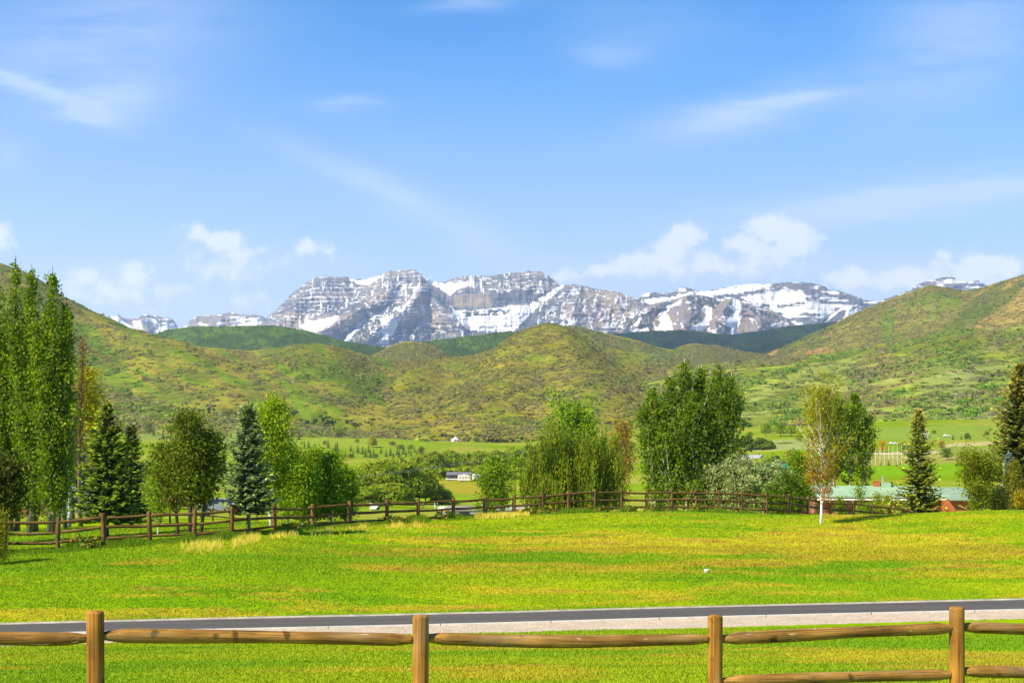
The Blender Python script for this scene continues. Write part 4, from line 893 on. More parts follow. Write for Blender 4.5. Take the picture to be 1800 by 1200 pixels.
broadleaf('tree', 1092, 138, 745, 34, 'wispy brownish olive tree between the willow and the tall aspen clump', nbr=60, cb=.18, el=(35, 68), leaf=.16, nleaf=4200, col=(.14, .135, .02), bk=B_PALE, clump=.36)
broadleaf('willow', 960, 118, 838, 30, 'low drooping willow shoot at the foot of the big willow', 'willow', nbr=26, cb=.2, el=(20, 55), up=-.1, leaf=.15, nleaf=5000, col=(.085, .145, .012), bk=B_PALE, droop=True)
broadleaf('aspen', 1207, 100, 630, 74, 'big many stemmed aspen clump, the tallest trees at mid picture', 'aspen', None,
          stems=((0, 0, 0, 1.0), (.22, .2, .45, .97), (.42, -.1, .55, .955), (.60, .1, .45, .92), (-.25, 0, .3, .90), (-.52, .1, .35, .84), (-.74, -.1, .25, .73), (.74, -.2, .35, .82), (.1, -.5, .1, .82), (-.1, -.55, .1, .70), (-.4, -.4, .3, .62)),
          nbr=40, cb=.10, el=(38, 68), up=.4, leaf=.185, nleaf=52000, col=(.060, .130, .007), bk=B_WHITE, r0=.095, clump=.30, yellow=.12, clvar=.36, dens_in=.05, shape=lambda h: (.30+.42*math.sin(math.pi*(.25+.7*h)))*(1 if h < .62 else 1-(h-.62)*2.2))
broadleaf('poplar', 1294, 150, 764, 6, 'thin dark young poplar right of the tall aspen clump', 'poplar', nbr=40, cb=.1, el=(60, 75), leaf=.2, nleaf=1500, col=(.045, .10, .008), clump=.2, shape=col_shape)
broadleaf('willow_shrub', 1312, 98, 812, 62, 'silvery grey green bush behind the fence right of the aspen clump', 'bush', stems=((0, 0, 0, 1.0), (.35, .1, .9, .95), (-.35, 0, .9, .92), (.6, .1, .5, .8), (-.62, .1, .4, .8)), nbr=26, cb=.05, el=(35, 70), up=-.2, leaf=.15, nleaf=11000,
          col=(.165, .255, .210), bk=B_PALE, clump=.25, asp=1.6, yellow=0, r0=.05, var=.35, shape=lambda h: .8*math.sin(math.pi*(.25+.7*h)))
broadleaf('bush', 1386, 96, 832, 34, 'dark green leafy bush behind the fence left of the orange birch', 'bush', stems=((0, 0, 0, 1.0), (.5, .1, .5, .85), (-.5, 0, .5, .8)), nbr=24, cb=.03, el=(15, 60), leaf=.14, nleaf=6500, col=(.052, .12, .008), bk=B_DARK, clump=.28, r0=.04)
broadleaf('tree', 1402, 128, 796, 26, 'mid green young tree partly hidden behind the orange birch', nbr=40, cb=.12, el=(25, 60), leaf=.18, nleaf=3600, col=(.085, .17, .008), bk=B_GREY, clump=.32)
broadleaf('aspen', 1480, 146, 694, 46, 'green aspen standing behind the orange tinged birch', 'aspen', stems=((-.2, 0, .3, .97), (.3, .1, .4, 1.0), (.7, .1, .3, .82)), nbr=38, cb=.30, el=(40, 68), up=.4, leaf=.22, nleaf=15000, col=(.075, .15, .010), bk=B_WHITE, clump=.27, yellow=.12,
          shape=lambda h: .85*math.sin(math.pi*(.2+.76*h))**.8)
Dk = solveD(1443, 921)
def amber(P, C, H):
    m = (P[:, 2]/H < rng.normal(.50, .20, len(P)))[:, None]; return np.where(m, np.array((.150, .100, .004)), C)
broadleaf('birch', 1443, Dk, 698, 48, 'white trunked birch with orange and yellow green leaves on the lawn', 'birch', nbr=58, cb=.16, el=(40, 68), up=.35, leaf=.095, nleaf=6500, col=(.135, .185, .006), bk=bark('birch_white', (.78, .75, .70), (.30, .26, .22), (6, 6, 12), (.60, .66)), clump=.17, r0=.066, brk=amber, yellow=.1,
          shape=lambda h: math.sin(math.pi*(.20+.74*h))**.75)
# --- right
spruce('spruce', 1615, 95, 720, 46, 'olive spruce with an orange brown top in front of the brick house', col=(.095, .115, .010), tip=(.30, .29, .028), toptip=(.34, .20, .035), low=.05, dens=.9)
spruce('spruce', 1795, 102, 638, 74, 'huge spruce heavy with brown cones at the right edge', col=(.066, .084, .009), tip=(.25, .22, .025), toptip=(.36, .20, .04), low=.10, dens=1.1, size=.42)
broadleaf('tree', 1722, 90, 806, 44, 'yellow green young tree at the right end of the brick house', nbr=50, cb=.08, el=(20, 62), leaf=.13, nleaf=6500, col=(.095, .150, .010), bk=B_GREY, clump=.26, r0=.05)
broadleaf('juniper', 1774, 84, 818, 9, 'left of two slender upright junipers by the mulch bed', 'juniper', 'junipers by the mulch bed', nbr=90, cb=.02, el=(68, 82), leaf=.10, nleaf=3600, col=(.085, .12, .02), bk=B_GREY, clump=.10, shape=lambda h: 1.0 if h < .7 else 1.2-h, r0=.05)
broadleaf('juniper', 1787, 83, 812, 10, 'right of two slender upright junipers by the mulch bed', 'juniper', 'junipers by the mulch bed', nbr=90, cb=.02, el=(68, 82), leaf=.10, nleaf=3800, col=(.095, .13, .02), bk=B_GREY, clump=.10, shape=lambda h: 1.0 if h < .7 else 1.2-h, r0=.05)
spruce('spruce', 1773, 88, 795, 14, 'small pale blue spruce tip behind the junipers', col=(.10, .15, .12), tip=(.22, .28, .22), toptip=(.25, .3, .22), low=.1)
broadleaf('bush', 1755, 80, 862, 15, 'low dark evergreen bush beside the junipers', 'bush', nbr=40, cb=.02, el=(10, 60), leaf=.09, nleaf=3600, col=(.028, .060, .010), bk=B_DARK, clump=.16, r0=.03)
broadleaf('bush', 1797, 77, 872, 14, 'rounded yellow bush at the right edge of the lawn', 'bush', nbr=36, cb=.02, el=(5, 60), leaf=.08, nleaf=3600, col=(.15, .17, .010), bk=B_GREY, clump=.13, r0=.02)
for px, D, top, hw, lab, cl in ((1512, 112, 843, 9, 'bush reaching above the eave left of the chimney', (.10, .19, .012)), (1543, 110, 868, 9, 'low pale green bush under the eave, left of a similar one', (.14, .22, .03)), (1562, 109, 872, 9, 'low pale green bush under the eave right of a similar one', (.15, .22, .03)),
                                (1478, 108, 876, 9, 'bush below the left end of the green roof', (.08, .16, .012)), (1527, 106, 889, 9, 'spreading bush at the sloping fence end', (.10, .19, .012)), (1592, 104, 889, 8, 'bush at the foot of the olive spruce', (.10, .17, .015))):
    broadleaf('bush', px, D, top, hw, lab, 'bush', 'bushes along the brick house', nbr=26, cb=.03, el=(25, 70), leaf=.12, nleaf=1000, col=cl, bk=B_GREY, clump=.20, r0=.02)
broadleaf('bush', -4, 53, 900, 9, 'small yellow green bush at the left end of the fence', 'bush', nbr=30, cb=.02, el=(10, 60), leaf=.07, nleaf=3000, col=(.12, .16, .010), bk=B_GREY, clump=.16, r0=.02)
# --- willows and cottonwoods of the valley floor
for px, D, top, hw, lab in ((607, 430, 832, 26, 'leftmost valley willow half behind the low aspens'), (650, 460, 800, 36, 'tall willow between the broad one and the low left ones'), (736, 462, 810, 34, 'tall willow just right of the highest one'), (628, 420, 826, 34, 'rounded willow at the left end of the valley willow thicket'), (668, 440, 806, 48, 'broad olive willow left of the highest valley willow'), (712, 450, 803, 44, 'highest willow of the thicket by the fairway'),
                            (748, 455, 822, 32, 'willow at the right end of the thicket by the fairway'), (690, 405, 848, 40, 'low willow in front of the thicket by the fairway'), (640, 400, 855, 36, 'low willow at the left front of the thicket'), (775, 470, 858, 22, 'small low willow right of the thicket beside the yellow field')):
    far_tree(px, D, top, hw, lab, 'willows by the fairway', (.105, .185, .008), 4600, .80, lobes=9, cat='willow', name='willow', var=.2)
row = [(700, 805, 803, 20), (738, 800, 797, 22), (764, 790, 792, 22), (792, 800, 789, 24), (820, 815, 794, 20), (846, 800, 790, 24), (874, 790, 786, 22), (902, 800, 783, 24), (930, 795, 780, 24), (958, 790, 784, 20), (986, 800, 790, 20)]
pos = ['leftmost tree of the valley tree belt', 'belt tree above the willow thicket', 'belt tree left of the trailer house roof', 'belt tree behind the left end of the house', 'lower belt tree behind the house', 'belt tree behind the parked trailers', 'belt tree above the round speckled tree',
       'dark belt tree left of the utility pole', 'highest belt tree beside the utility pole', 'belt tree just right of the utility pole', 'belt tree touching the willow crown']
for k, (px, D, top, hw) in enumerate(row):
    far_tree(px, D, top, hw, pos[k], 'belt of trees across the valley', ((.110, .20, .010), (.130, .225, .008), (.090, .165, .010))[k % 3], 2200, 1.1, lobes=7)
for px, D, top, hw, lab in ((775, 715, 822, 18, 'low bright tree left of the trailer house'), (822, 745, 818, 30, 'spreading light green tree behind the trailer house'), (855, 735, 816, 26, 'light green tree behind the parked trailers'), (893, 700, 826, 20, 'light green low tree right of the speckled tree'), (925, 690, 828, 24, 'low tree under the utility pole crossarm')):
    far_tree(px, D, top, hw, lab, 'light green trees around the trailer house', (.11, .19, .008), 1300, 1.1, lobes=7)
for px, D, top, hw, lab in ((1262, 860, 778, 18, 'leftmost tree of the grove behind the grey barn'), (1243, 850, 782, 16, 'grove tree seen through the right edge of the aspen clump'), (1288, 870, 768, 18, 'second tree of the grove behind the grey barn'), (1312, 870, 764, 18, 'highest tree of the grove behind the grey barn'), (1336, 865, 768, 16, 'fourth tree of the grove behind the grey barn'), (1352, 860, 774, 12, 'rightmost tree of the grove behind the grey barn')):
    far_tree(px, D, top, hw, lab, 'grove behind the grey barn', (.055, .11, .010), 900, 1.5, lobes=6)
BY = {593: 776, 655: 786, 1346: 766, 1372: 767, 1392: 767, 1532: 795, 1551: 795, 1588: 795, 1664: 808, 1655: 790, 1386: 806, 300: 762, 262: 764, 1375: 822, 1335: 826, 1700: 772}
for px, D, top, hw, lab, c in ((593, 1170, 748, 15, 'bright round tree alone on the hill foot at left', (.09, .17, .010)), (655, 1120, 766, 12, 'sparse olive tree at the foot of the left hill', (.13, .15, .02)), (1346, 1190, 741, 14, 'green tree at the foot of the right hill left of its twin', (.08, .16, .010)), (1372, 1180, 740, 16, 'broad green tree at the foot of the right hill', (.08, .16, .010)),
                               (1392, 1175, 744, 12, 'small green tree right of the broad tree at the hill foot', (.085, .165, .010)), (1532, 830, 777, 9, 'olive tree left of the practice net', (.16, .17, .012)), (1551, 835, 772, 9, 'orange tinged tree behind the practice net', (.24, .17, .012)), (1588, 840, 773, 10, 'green tree behind the olive spruce left side', (.07, .14, .012)),
                               (1664, 640, 786, 14, 'dark rounded bush on the fairway right of the olive spruce', (.05, .10, .012)), (1655, 900, 772, 8, 'brownish bush beside the white poles', (.14, .14, .05)), (1386, 900, 790, 8, 'small grey bush alone in the pale meadow', (.16, .17, .07)), (300, 1160, 732, 12, 'dark tree on the hill foot above the left broad tree', (.06, .11, .012)),
                               (262, 1150, 736, 10, 'smaller dark tree on the hill foot at left', (.06, .11, .012)), (1375, 480, 806, 14, 'green tree behind the green roofed shed', (.075, .14, .010)), (1335, 500, 812, 10, 'low tree between barn and shed', (.08, .15, .010)), (1700, 1000, 760, 7, 'tiny dark tree right of the white poles', (.05, .1, .012))):
    far_tree(px, D, top, hw, lab, None, c, 700, None, lobes=6, base_y=BY.get(px))
sc = [(505, 803, 790, 9), (518, 806, 793, 8), (533, 807, 793, 9), (547, 807, 795, 7), (603, 808, 797, 9), (616, 806, 796, 8), (571, 782, 774, 6), (628, 778, 771, 6), (690, 783, 775, 8), (705, 790, 781, 9), (722, 790, 780, 8), (741, 795, 784, 9), (660, 806, 797, 8), (484, 790, 778, 8), (468, 800, 786, 9), (410, 790, 772, 10), (395, 800, 780, 10),
      (372, 785, 768, 10), (320, 780, 760, 11), (240, 785, 765, 11), (1290, 770, 757, 9), (1318, 768, 758, 8), (1405, 775, 765, 8), (1425, 770, 760, 7), (1510, 772, 764, 7), (1642, 762, 755, 6), (1735, 765, 757, 7), (1760, 770, 760, 8), (1500, 800, 788, 7), (1270, 800, 786, 8), (1110, 790, 775, 10), (1085, 795, 778, 10), (1060, 790, 776, 9)]
for k, (px, by, top, hw) in enumerate(sc):
    far_tree(px, 950, top, hw, 'small rounded tree scattered on the far fields below the hills', 'scattered trees on the far fields', ((.06, .11, .010), (.09, .14, .012), (.075, .10, .022))[k % 3], 420, None, lobes=5, base_y=by)
fill = [(1045, 640, 800, 20), (1070, 660, 796, 18), (1098, 650, 800, 18), (1285, 620, 812, 14), (1345, 600, 808, 16), (1362, 640, 800, 14), (1405, 620, 800, 18), (1430, 640, 802, 14), (560, 620, 808, 22), (590, 640, 806, 20), (520, 640, 806, 20), (450, 640, 800, 20), (385, 650, 796, 22), (300, 640, 800, 22), (255, 650, 802, 20), (1500, 560, 824, 12), (1690, 620, 812, 10), (1350, 860, 780, 16), (1380, 900, 778, 14)]
for k, (px, D, top, hw) in enumerate(fill):
    far_tree(px, D, top, hw, 'low rounded tree in the green belt seen through the gaps between nearer trees', 'low trees filling the valley belt', ((.09, .17, .010), (.11, .20, .010), (.08, .15, .012))[k % 3], 1300, .9, lobes=7)
# small planted conifers on the green slope: one mesh, many copies
def mini_conifer():
    m = []; cols = []
    for i in range(11):
        f = i/11; L = .30*(1-f)**.9+.02
        for k in range(8):
            a = k*.785+i*.4+rs(-.2, .2); d = np.array((math.cos(a), math.sin(a), 0)); w = np.array((-d[1], d[0], 0))*.07*(1.2-f); l = L*rs(.8, 1.15)
            p = np.array((0, 0, .10+f*.86)); m += [p, p+d*l*.6+w+np.array((0, 0, -.05)), p+d*l+np.array((0, 0, -.07)), p+d*l*.6-w+np.array((0, 0, -.05))]; cols += [np.array((.03, .062, .018))*rs(.7, 1.4)]*4
    b = len(m); m += [np.array(q) for q in ((-.02, 0, -.05), (.02, 0, -.05), (.012, 0, .9), (-.012, 0, .9))]; cols += [np.array((.05, .035, .02))]*4
    return np.array(m), np.array(cols)
v, c = mini_conifer()
cone_src = None; spots = []
for px, y in ((525, 769), (534, 785), (543, 784), (577, 784), (588, 790), (594, 788), (512, 796), (523, 801), (535, 803), (555, 795), (562, 797), (592, 806), (600, 803), (608, 800), (618, 790), (622, 801), (629, 793), (637, 795), (643, 800), (648, 792), (652, 801), (658, 797), (671, 794), (678, 799), (686, 797), (692, 801), (697, 796), (703, 800), (708, 795),
              (714, 799), (719, 793), (724, 798), (729, 792), (733, 797), (738, 794), (743, 797), (570, 802), (578, 800), (486, 786), (494, 790), (470, 775), (455, 768), (440, 765), (418, 762), (405, 766), (392, 770), (380, 764), (300, 770), (285, 768), (318, 772), (330, 775), (270, 762), (345, 770), (355, 776)):
    spots.append((px+rs(-1.5, 1.5), y+3, rs(10, 18), 'planted conifers on the green slope', 'small dark conifer planted on the green slope under the hills', (900, 1200)))
for px, y, h in ((1675, 772, 10), (1690, 772, 9), (1698, 772, 7), (1705, 772, 6), (1548, 818, 9), (1562, 818, 11), (1576, 819, 9), (1583, 817, 7), (1640, 780, 9)):
    spots.append((px, y, h, 'young conifers on the right fields', 'small young conifer in the fields behind the brick house', (600, 1050)))
for px, y, h, gr, lab, rg in spots:
    ds = np.linspace(rg[0], rg[1], 200); ys = HY-(gz(xat(px, ds), ds)-E)*F/ds; D = float(ds[int(np.argmin(np.abs(ys-y)))])
    if cone_src is None:
        cone_src = mesh_np('conifer', v, np.arange(len(v)).reshape(-1, 4), M_NEEDLE, c); o = cone_src
    else:
        o = cone_src.copy(); COL.objects.link(o)
    o.location = gpt(px, D); s = h/F*D; o.scale = (s*rs(.9, 1.4), s*rs(.9, 1.4), s); o.rotation_euler = (0, 0, rs(0, 6.28)); tag(o, lab, 'conifer', gr)

# ------------------------------------------------------------------ scrub on the hills
def hill_scatter(n, pick, PXR=(-60, 1860)):
    out = []
    for nm in ('hill',):
        for h in HILLS[nm]:
            nt_ = h['D'].shape; w = pick(h)
            i = rng.integers(1, nt_[0]-18, n); j = rng.integers(1, nt_[1]-2, n); fi = rng.random(n)[:, None]; fj = rng.random(n)
            g = lambda A: (A[i, j]*(1-fi[:, 0])+A[i+1, j]*fi[:, 0])*(1-fj)+(A[i, j+1]*(1-fi[:, 0])+A[i+1, j+1]*fi[:, 0])*fj
            X, D, Z, PX, PY = g(h['X']), g(h['D']), g(h['Z']), g(h['PX_']), g(h['PY']); ok = (rng.random(n) < w[i, j]) & (PX > PXR[0]) & (PX < PXR[1])
            out.append(np.stack([X, D, Z, PX, PY, h['c'][i, j, 0], h['c'][i, j, 1], h['c'][i, j, 2]], -1)[ok])
    return np.concatenate(out)
for nm in HILLS:
    for h in HILLS[nm]: h['PX_'] = np.broadcast_to(h['px'], h['D'].shape)
def pick(h):
    a = h['PX_']*.95+h['PY']*.31; b = h['PY']*.95+h['PX_']*.20
    band = fbm(a*.02, b*.10, 82, 4); d = sst(.48, .58, band)*1.0+.06
    dens = np.maximum((h['D']/2400.0)**1.1, .75)                                # equal ground cover: far cells are wider
    br = (h['c'][..., 0]-h['c'][..., 1] > -.015)*.25
    return np.clip((d+br)*dens*(h['tb'][:, None] < 1), 0, 1)*.62
S = hill_scatter(60000, pick)
GZV = np.array([[-60., 1150.]])
sizes = rng.gamma(4, .46, len(S))*(.70+S[:, 1]/6500.0)+.6
sizes = sizes*np.where(S[:, 1] < 2000, 1.3, 1.0)
kind = rng.random(len(S)); greenish = S[:, 6]-S[:, 5] > .02
COLS = np.array([(.150, .112, .060), (.120, .140, .022), (.085, .150, .012), (.17, .18, .030), (.11, .115, .045)])
ck = np.where(greenish, np.where(kind < .45, 1, np.where(kind < .75, 2, 3)), np.where(kind < .50, 0, np.where(kind < .72, 4, np.where(kind < .88, 1, 3))))
isG = (S[:, 3] > 1130) & (S[:, 1] < 2700)
sizes = sizes*np.where(isG, 1.35, 1.0); wG = np.where(isG, .72, .55)[:, None]
bc = (COLS[ck]*np.array((1.60, 1.80, 1.5))*wG+S[:, 5:8]*(1-wG))*rng.uniform(.82, 1.2, len(S))[:, None]
app = sizes/S[:, 1]; order = np.argsort(-app)
def bushes(idx, nq):
    V = []; C = []
    k = len(idx); d = rng.normal(size=(k, nq, 3)); d /= np.linalg.norm(d, axis=2)[..., None]; d[..., 2] = np.abs(d[..., 2])
    st = rng.uniform(.9, 1.9, k)
    rr = sizes[idx]; ext = np.stack([rr*st, rr*1.0, rr*.36], -1)[:, None, :]
    p = S[idx, None, :3]+d*ext*rng.uniform(.7, 1.05, (k, nq, 1)); p[..., 2] -= .1*rr[:, None]
    n = d*.6+np.array((0, -.25, .8))+rng.normal(size=d.shape)*.4; n /= np.linalg.norm(n, axis=2)[..., None]
    u = np.cross(n, rng.normal(size=n.shape)); u /= np.linalg.norm(u, axis=2)[..., None]; w = np.cross(n, u); s = (rr*.46)[:, None, None]*rng.uniform(.7, 1.3, (k, nq, 1))
    V = np.stack([p-u*s, p+w*s, p+u*s, p-w*s], 2).reshape(-1, 3); C = np.repeat((bc[idx][:, None, :]*rng.uniform(.75, 1.25, (k, nq, 1))).reshape(-1, 3), 4, 0)
    return V, C
big = order[:260]; rest = order[260:]
V, C = bushes(rest, 9)
tag(mesh_np('scrub', V, np.arange(len(V)).reshape(-1, 4), M_SCRUB, C), kind='stuff')
protos = {}
LABK = ['bare brownish scrub bush on the hillside', 'olive scrub bush on the hillside', 'fresh green scrub bush on the hillside', 'yellowish scrub bush on the hillside', 'grey brown scrub bush on the hillside']
for i in big:
    k = int(ck[i]); key = (k, R.randrange(3))
    if key not in protos:
        n = 60; p, d = blob((0, 0, -.05), (1.35, .95, .66), n); o = leafmesh('scrub_bush', p, .42, COLS[k]*np.array((.8, 1.15, 1.6)), M_SCRUB, None, 'out', d, .3); protos[key] = o
    else:
        o = protos[key].copy(); COL.objects.link(o)
    s = float(sizes[i]); o.location = S[i, :3]; o.scale = (s, s, s); o.rotation_euler = (0, 0, rs(-.35, .5)); tag(o, LABK[k], 'bush', 'large scrub bushes on the lower hills')
def forest_stuff(name, n, size, colr, hs):
    P = []
    for h in hs:
        a = h['D'].shape; i = rng.integers(2, a[0]-15, n); j = rng.integers(1, a[1]-2, n); fi = rng.random(n); fj = rng.random(n)
        g = lambda A: (A[i, j]*(1-fi)+A[i+1, j]*fi)*(1-fj)+(A[i, j+1]*(1-fi)+A[i+1, j+1]*fi)*fj
        P.append(np.stack([g(h['X']), g(h['D']), g(h['Z'])], -1))
    P = np.concatenate(P); k = len(P); s = size*rng.uniform(.6, 1.4, k); nq = 5; V = []
    for q in range(nq):
        a = q*2*math.pi/nq; b = (q+1)*2*math.pi/nq; V.append(np.stack([P+np.stack([.32*s*math.cos(a), .32*s*math.sin(a), 0*s], -1), P+np.stack([.32*s*math.cos(b), .32*s*math.sin(b), 0*s], -1), P+np.stack([0*s, 0*s, s], -1)], 1))
    V = np.stack(V, 1).reshape(-1, 3); C = np.repeat(np.array(colr)*rng.uniform(.6, 1.5, k)[:, None], nq*3, 0)
    tag(mesh_np(name, V, np.arange(len(V)).reshape(-1, 3), M_SCRUB, C), kind='stuff')
forest_stuff('forest', 9000, 5.0, (.016, .042, .038), HILLS['forested_hill'])
forest_stuff('forest', 5000, 4.5, (.05, .10, .02), HILLS['dark_green_hill'])
# ------------------------------------------------------------------ log fences
W_NEAR = mat_wood('stained_log', (.38, .205, .045), (.18, .084, .018), (1.3, 16, 16)); W_POST = mat_wood('stained_post', (.44, .21, .034), (.22, .095, .016), (16, 16, 1.3))
W_FAR = mat_wood('weathered_log', (.22, .125, .034), (.11, .058, .016), (1.3, 14, 14)); W_FARP = mat_wood('weathered_post', (.25, .145, .040), (.12, .062, .018), (14, 14, 1.3))
W_OLD = mat_wood('old_rail', (.30, .20, .09), (.18, .11, .05), (1.3, 14, 14)); W_OLDP = mat_wood('old_post', (.34, .22, .09), (.2, .12, .05), (14, 14, 1.3))
def log_x(L, r, n=12, seg=16, taper=True, wob_=.012):
    """a peeled log along +x with axe-tapered ends"""
    m = MB(); pts = []; rad = []; p1, p2 = rs(0, 6), rs(0, 6)
    for k in range(seg+1):
        f = k/seg; pts.append((L*f, wob_*math.sin(f*5+p1), wob_*math.sin(f*4+p2)-.012*math.sin(math.pi*f)))
        e = min(f*L, (1-f)*L); t_ = 1.0 if not taper else min(1, .60+e/.16*.4); rad.append(r*t_*(1+.05*math.sin(f*9+p2))*(1.05-.10*f))
    m.tube(pts, rad, n); s1 = R.randrange(999)
    if n >= 12:                                             # hewn surface: shallow flats, knots and hollows
        V = np.array(m.v); ang = np.arctan2(V[:, 2], V[:, 1]); q = 1+.11*(fbm(V[:, 0]*2.2, ang*1.6+s1, s1, 3)-.5)+.06*(fbm(V[:, 0]*11, ang*4, s1+3, 2)-.5); V[:, 1:] *= q[:, None]; m.v = [tuple(v) for v in V]
    return m
def post_z(H, r, n=14):
    m = MB(); pr = []; N = 8
    for k in range(N+1):
        f = k/N; pr.append((r*(1.06-.10*f+.02*math.sin(f*7+r*90)), -.3+f*(H+.3)))
    pr += [(r*.93, H+.012), (r*.80, H+.022), (0.001, H+.024)]
    m.lathe(pr, n)
    m.v = [(x*(1+.05*math.sin(3*math.atan2(y, x)+1)), y*(1+.05*math.sin(2*math.atan2(y, x))), z) for x, y, z in m.v]; return m
def rail(parent, a, b, r, mat, base, n=12, seg=16, sink=.05):
    a, b = Vector(a), Vector(b); d = b-a; L = d.length; o = log_x(L+2*sink, r, n, seg).build('rail', mat, parent, True)
    o.location = a-d.normalized()*sink-Vector(base); o.rotation_euler = d.to_track_quat('X', 'Z').to_euler(); return o
def post(parent, p, H, r, mat, base, lean=(0, 0), n=14):
    o = post_z(H, r, n).build('post', mat, parent, True); o.location = Vector(p)-Vector(base); o.rotation_euler = (lean[0], lean[1], rs(0, 6)); return o
# the near fence
c0, st = 11.7, .0513
NP = []
for i in range(-2, 7):
    u = {0: -.2922, 1: -.0645, 2: .1428, 3: .3132}.get(i); D = c0*(1+st*i)
    if u is None: x = c0*(-.292+.2245*i)
    else: x = u*D
    NP.append((x, D))
topy = {0: 1078, 1: 1085, 2: 1085, 3: 1070}
base = (NP[0][0], NP[0][1], float(gz(*NP[0])))
fn = empty('log_fence', base); tag(fn, 'near two rail log fence with honey stained round posts along the bottom of the view', 'fence')
tops = []
for k, (x, D) in enumerate(NP):
    i = k-2; g0 = float(gz(x, D)); tz = E-(topy.get(i, 1080)-HY)/F*D; tops.append(tz); post(fn, (x, D, g0), tz-g0, .071+.004*(i % 3 == 0), W_POST, base, (0, rs(-.012, .012)), 20)
RL = {(-1, 'u'): (1120, 1119), (0, 'u'): (1115, 1123), (1, 'u'): (1120, 1125), (2, 'u'): (1121, 1103), (3, 'u'): (1101, 1104)}
for k in range(len(NP)-1):
    i = k-2; (x0, D0), (x1, D1) = NP[k], NP[k+1]
    ya, yb_ = RL.get((i, 'u'), (1118, 1118)); 
    rail(fn, (x0, D0, E-(ya-HY)/F*D0), (x1, D1, E-(yb_-HY)/F*D1), .056, W_NEAR, base, 20, 60, -.055)
    la, lb = {2: (1196, 1184), 3: (1181, 1184)}.get(i, (1232, 1228))
    rail(fn, (x0, D0, E-(la-HY)/F*D0), (x1, D1, E-(lb-HY)/F*D1), .054, W_NEAR, base, 20, 60, -.055)
# the far fence
FD = [(-120, 53), (0, 57), (400, 60), (550, 67), (680, 71), (850, 75), (1000, 78), (1137, 81), (1263, 82.5), (1350, 84), (1460, 88), (1640, 95)]
FP = [(-170, 918), (-80, 915), (8.7, 911), (101, 911), (182, 902), (263, 899), (341, 896), (407, 891), (482.5, 887), (550, 886), (614.6, 881), (680, 878.5), (735, 877), (797, 874.5), (852.5, 872), (903, 870), (953.5, 866), (998, 863.5), (1044.7, 860), (1092, 860), (1137, 861),
      (1180.5, 860), (1223.7, 860.5), (1263, 861.5), (1303, 864), (1347.5, 866), (1387.5, 868), (1420, 873), (1459.5, 879), (1499, 880), (1532.5, 885), (1564, 887), (1596, 893), (1630, 900)]
px0 = FP[0][0]; D0 = ip(px0, FD); base = (float(xat(px0, D0)), float(D0), float(gz(xat(px0, D0), D0)))
ff = empty('log_fence', base); tag(ff, 'long weathered three rail log fence curving across the far edge of the lawn', 'fence')
pp = []
for px, ty in FP:
    D = float(ip(px, FD)); x = float(xat(px, D)); g0 = float(gz(x, D)); tz = E-(ty-HY)/F*D; H = max(1.15, tz-g0); pp.append((x, D, tz, g0))
    post(ff, (x, D, tz-H), H, .098, W_FARP, base, (0, rs(-.035, .035)), 10)
for (xa, da, za, ga), (xb, db, zb, gb) in zip(pp[:-1], pp[1:]):
    for q in (.17, .575, .985):
        rail(ff, (xa, da-.03, za-q+rs(-.03, .03)), (xb, db-.03, zb-q+rs(-.03, .03)), 0.060*rs(.85, 1.12), W_FAR, base, 8, 9, .03)
# old low rails among the left trees
OP = [(282, 884, 92), (299, 888, 92), (374, 892, 95), (411, 896, 96), (452, 899, 97)]
base = gpt(OP[0][0], OP[0][2]); fo = empty('old_rail_fence', base); tag(fo, 'short tumbledown pale rail fence among the trees behind the broad dark tree', 'fence'); q_ = []
for px, ty, D in OP:
    x = xat(px, D); g0 = float(gz(x, D)); tz = E-(ty-HY)/F*D; q_.append((x, D, tz)); post(fo, (x, D, g0), tz-g0, .07, W_OLDP, base, (0, rs(-.05, .05)), 8)
for (xa, da, za), (xb, db, zb) in zip(q_[:-1], q_[1:]):
    for q in (.12, .52): rail(fo, (xa, da, za-q), (xb, db, zb-q-.05), .05, W_OLD, base, 7, 6, .03)
# board fence far left
W_BRD = mat_plain('cedar_board', (.30, .13, .045), .8, .2, .3, 5.0)
b0 = gpt(-60, 122); bf = empty('board_fence', b0); tag(bf, 'reddish cedar board fence behind the poplar trunks at the left', 'fence'); m = MB(); m2 = MB()
L = xat(112, 122)-b0[0]; k = 0.0
while k < L:
    h = 1.25+rs(-.02, .02); m.box(k, k+.135, 0, .022, .04, h); k += .145
m.build('boards', W_BRD, bf)
for q in range(int(L/2.2)+1): 
    mm = MB().box(q*2.2-.05, q*2.2+.05, -.10, -.002, -.2, 1.34); mm.build('post', W_BRD, bf)
for zz in (.25, 1.0): MB().box(0, L, -.045, -.003, zz, zz+.09).build('rail', W_BRD, bf)

# ------------------------------------------------------------------ buildings
BRICK = None
def mat_brick(name, c1, c2, mort, sc=1.0):
    m, nt, out = newmat(name); b = pbsdf(nt, out, .9, .1); tc = nd(nt, 'ShaderNodeTexCoord'); t = nd(nt, 'ShaderNodeTexBrick')
    mp = nd(nt, 'ShaderNodeMapping'); mp.inputs['Rotation'].default_value = (math.pi/2, 0, 0); nt.links.new(tc.outputs['Object'], mp.inputs[0]); nt.links.new(mp.outputs[0], t.inputs['Vector'])
    t.inputs['Scale'].default_value = 4.0*sc; t.inputs['Color1'].default_value = (*c1, 1); t.inputs['Color2'].default_value = (*c2, 1); t.inputs['Mortar'].default_value = (*mort, 1); t.inputs['Mortar Size'].default_value = .015
    n = noise(nt, 1.5, tc.outputs['Object'], 3, .6); nt.links.new(cmul(nt, t.outputs['Color'], rng_map(nt, n.outputs[0], .3, .7, .8, 1.2)), b.inputs['Base Color']); return m
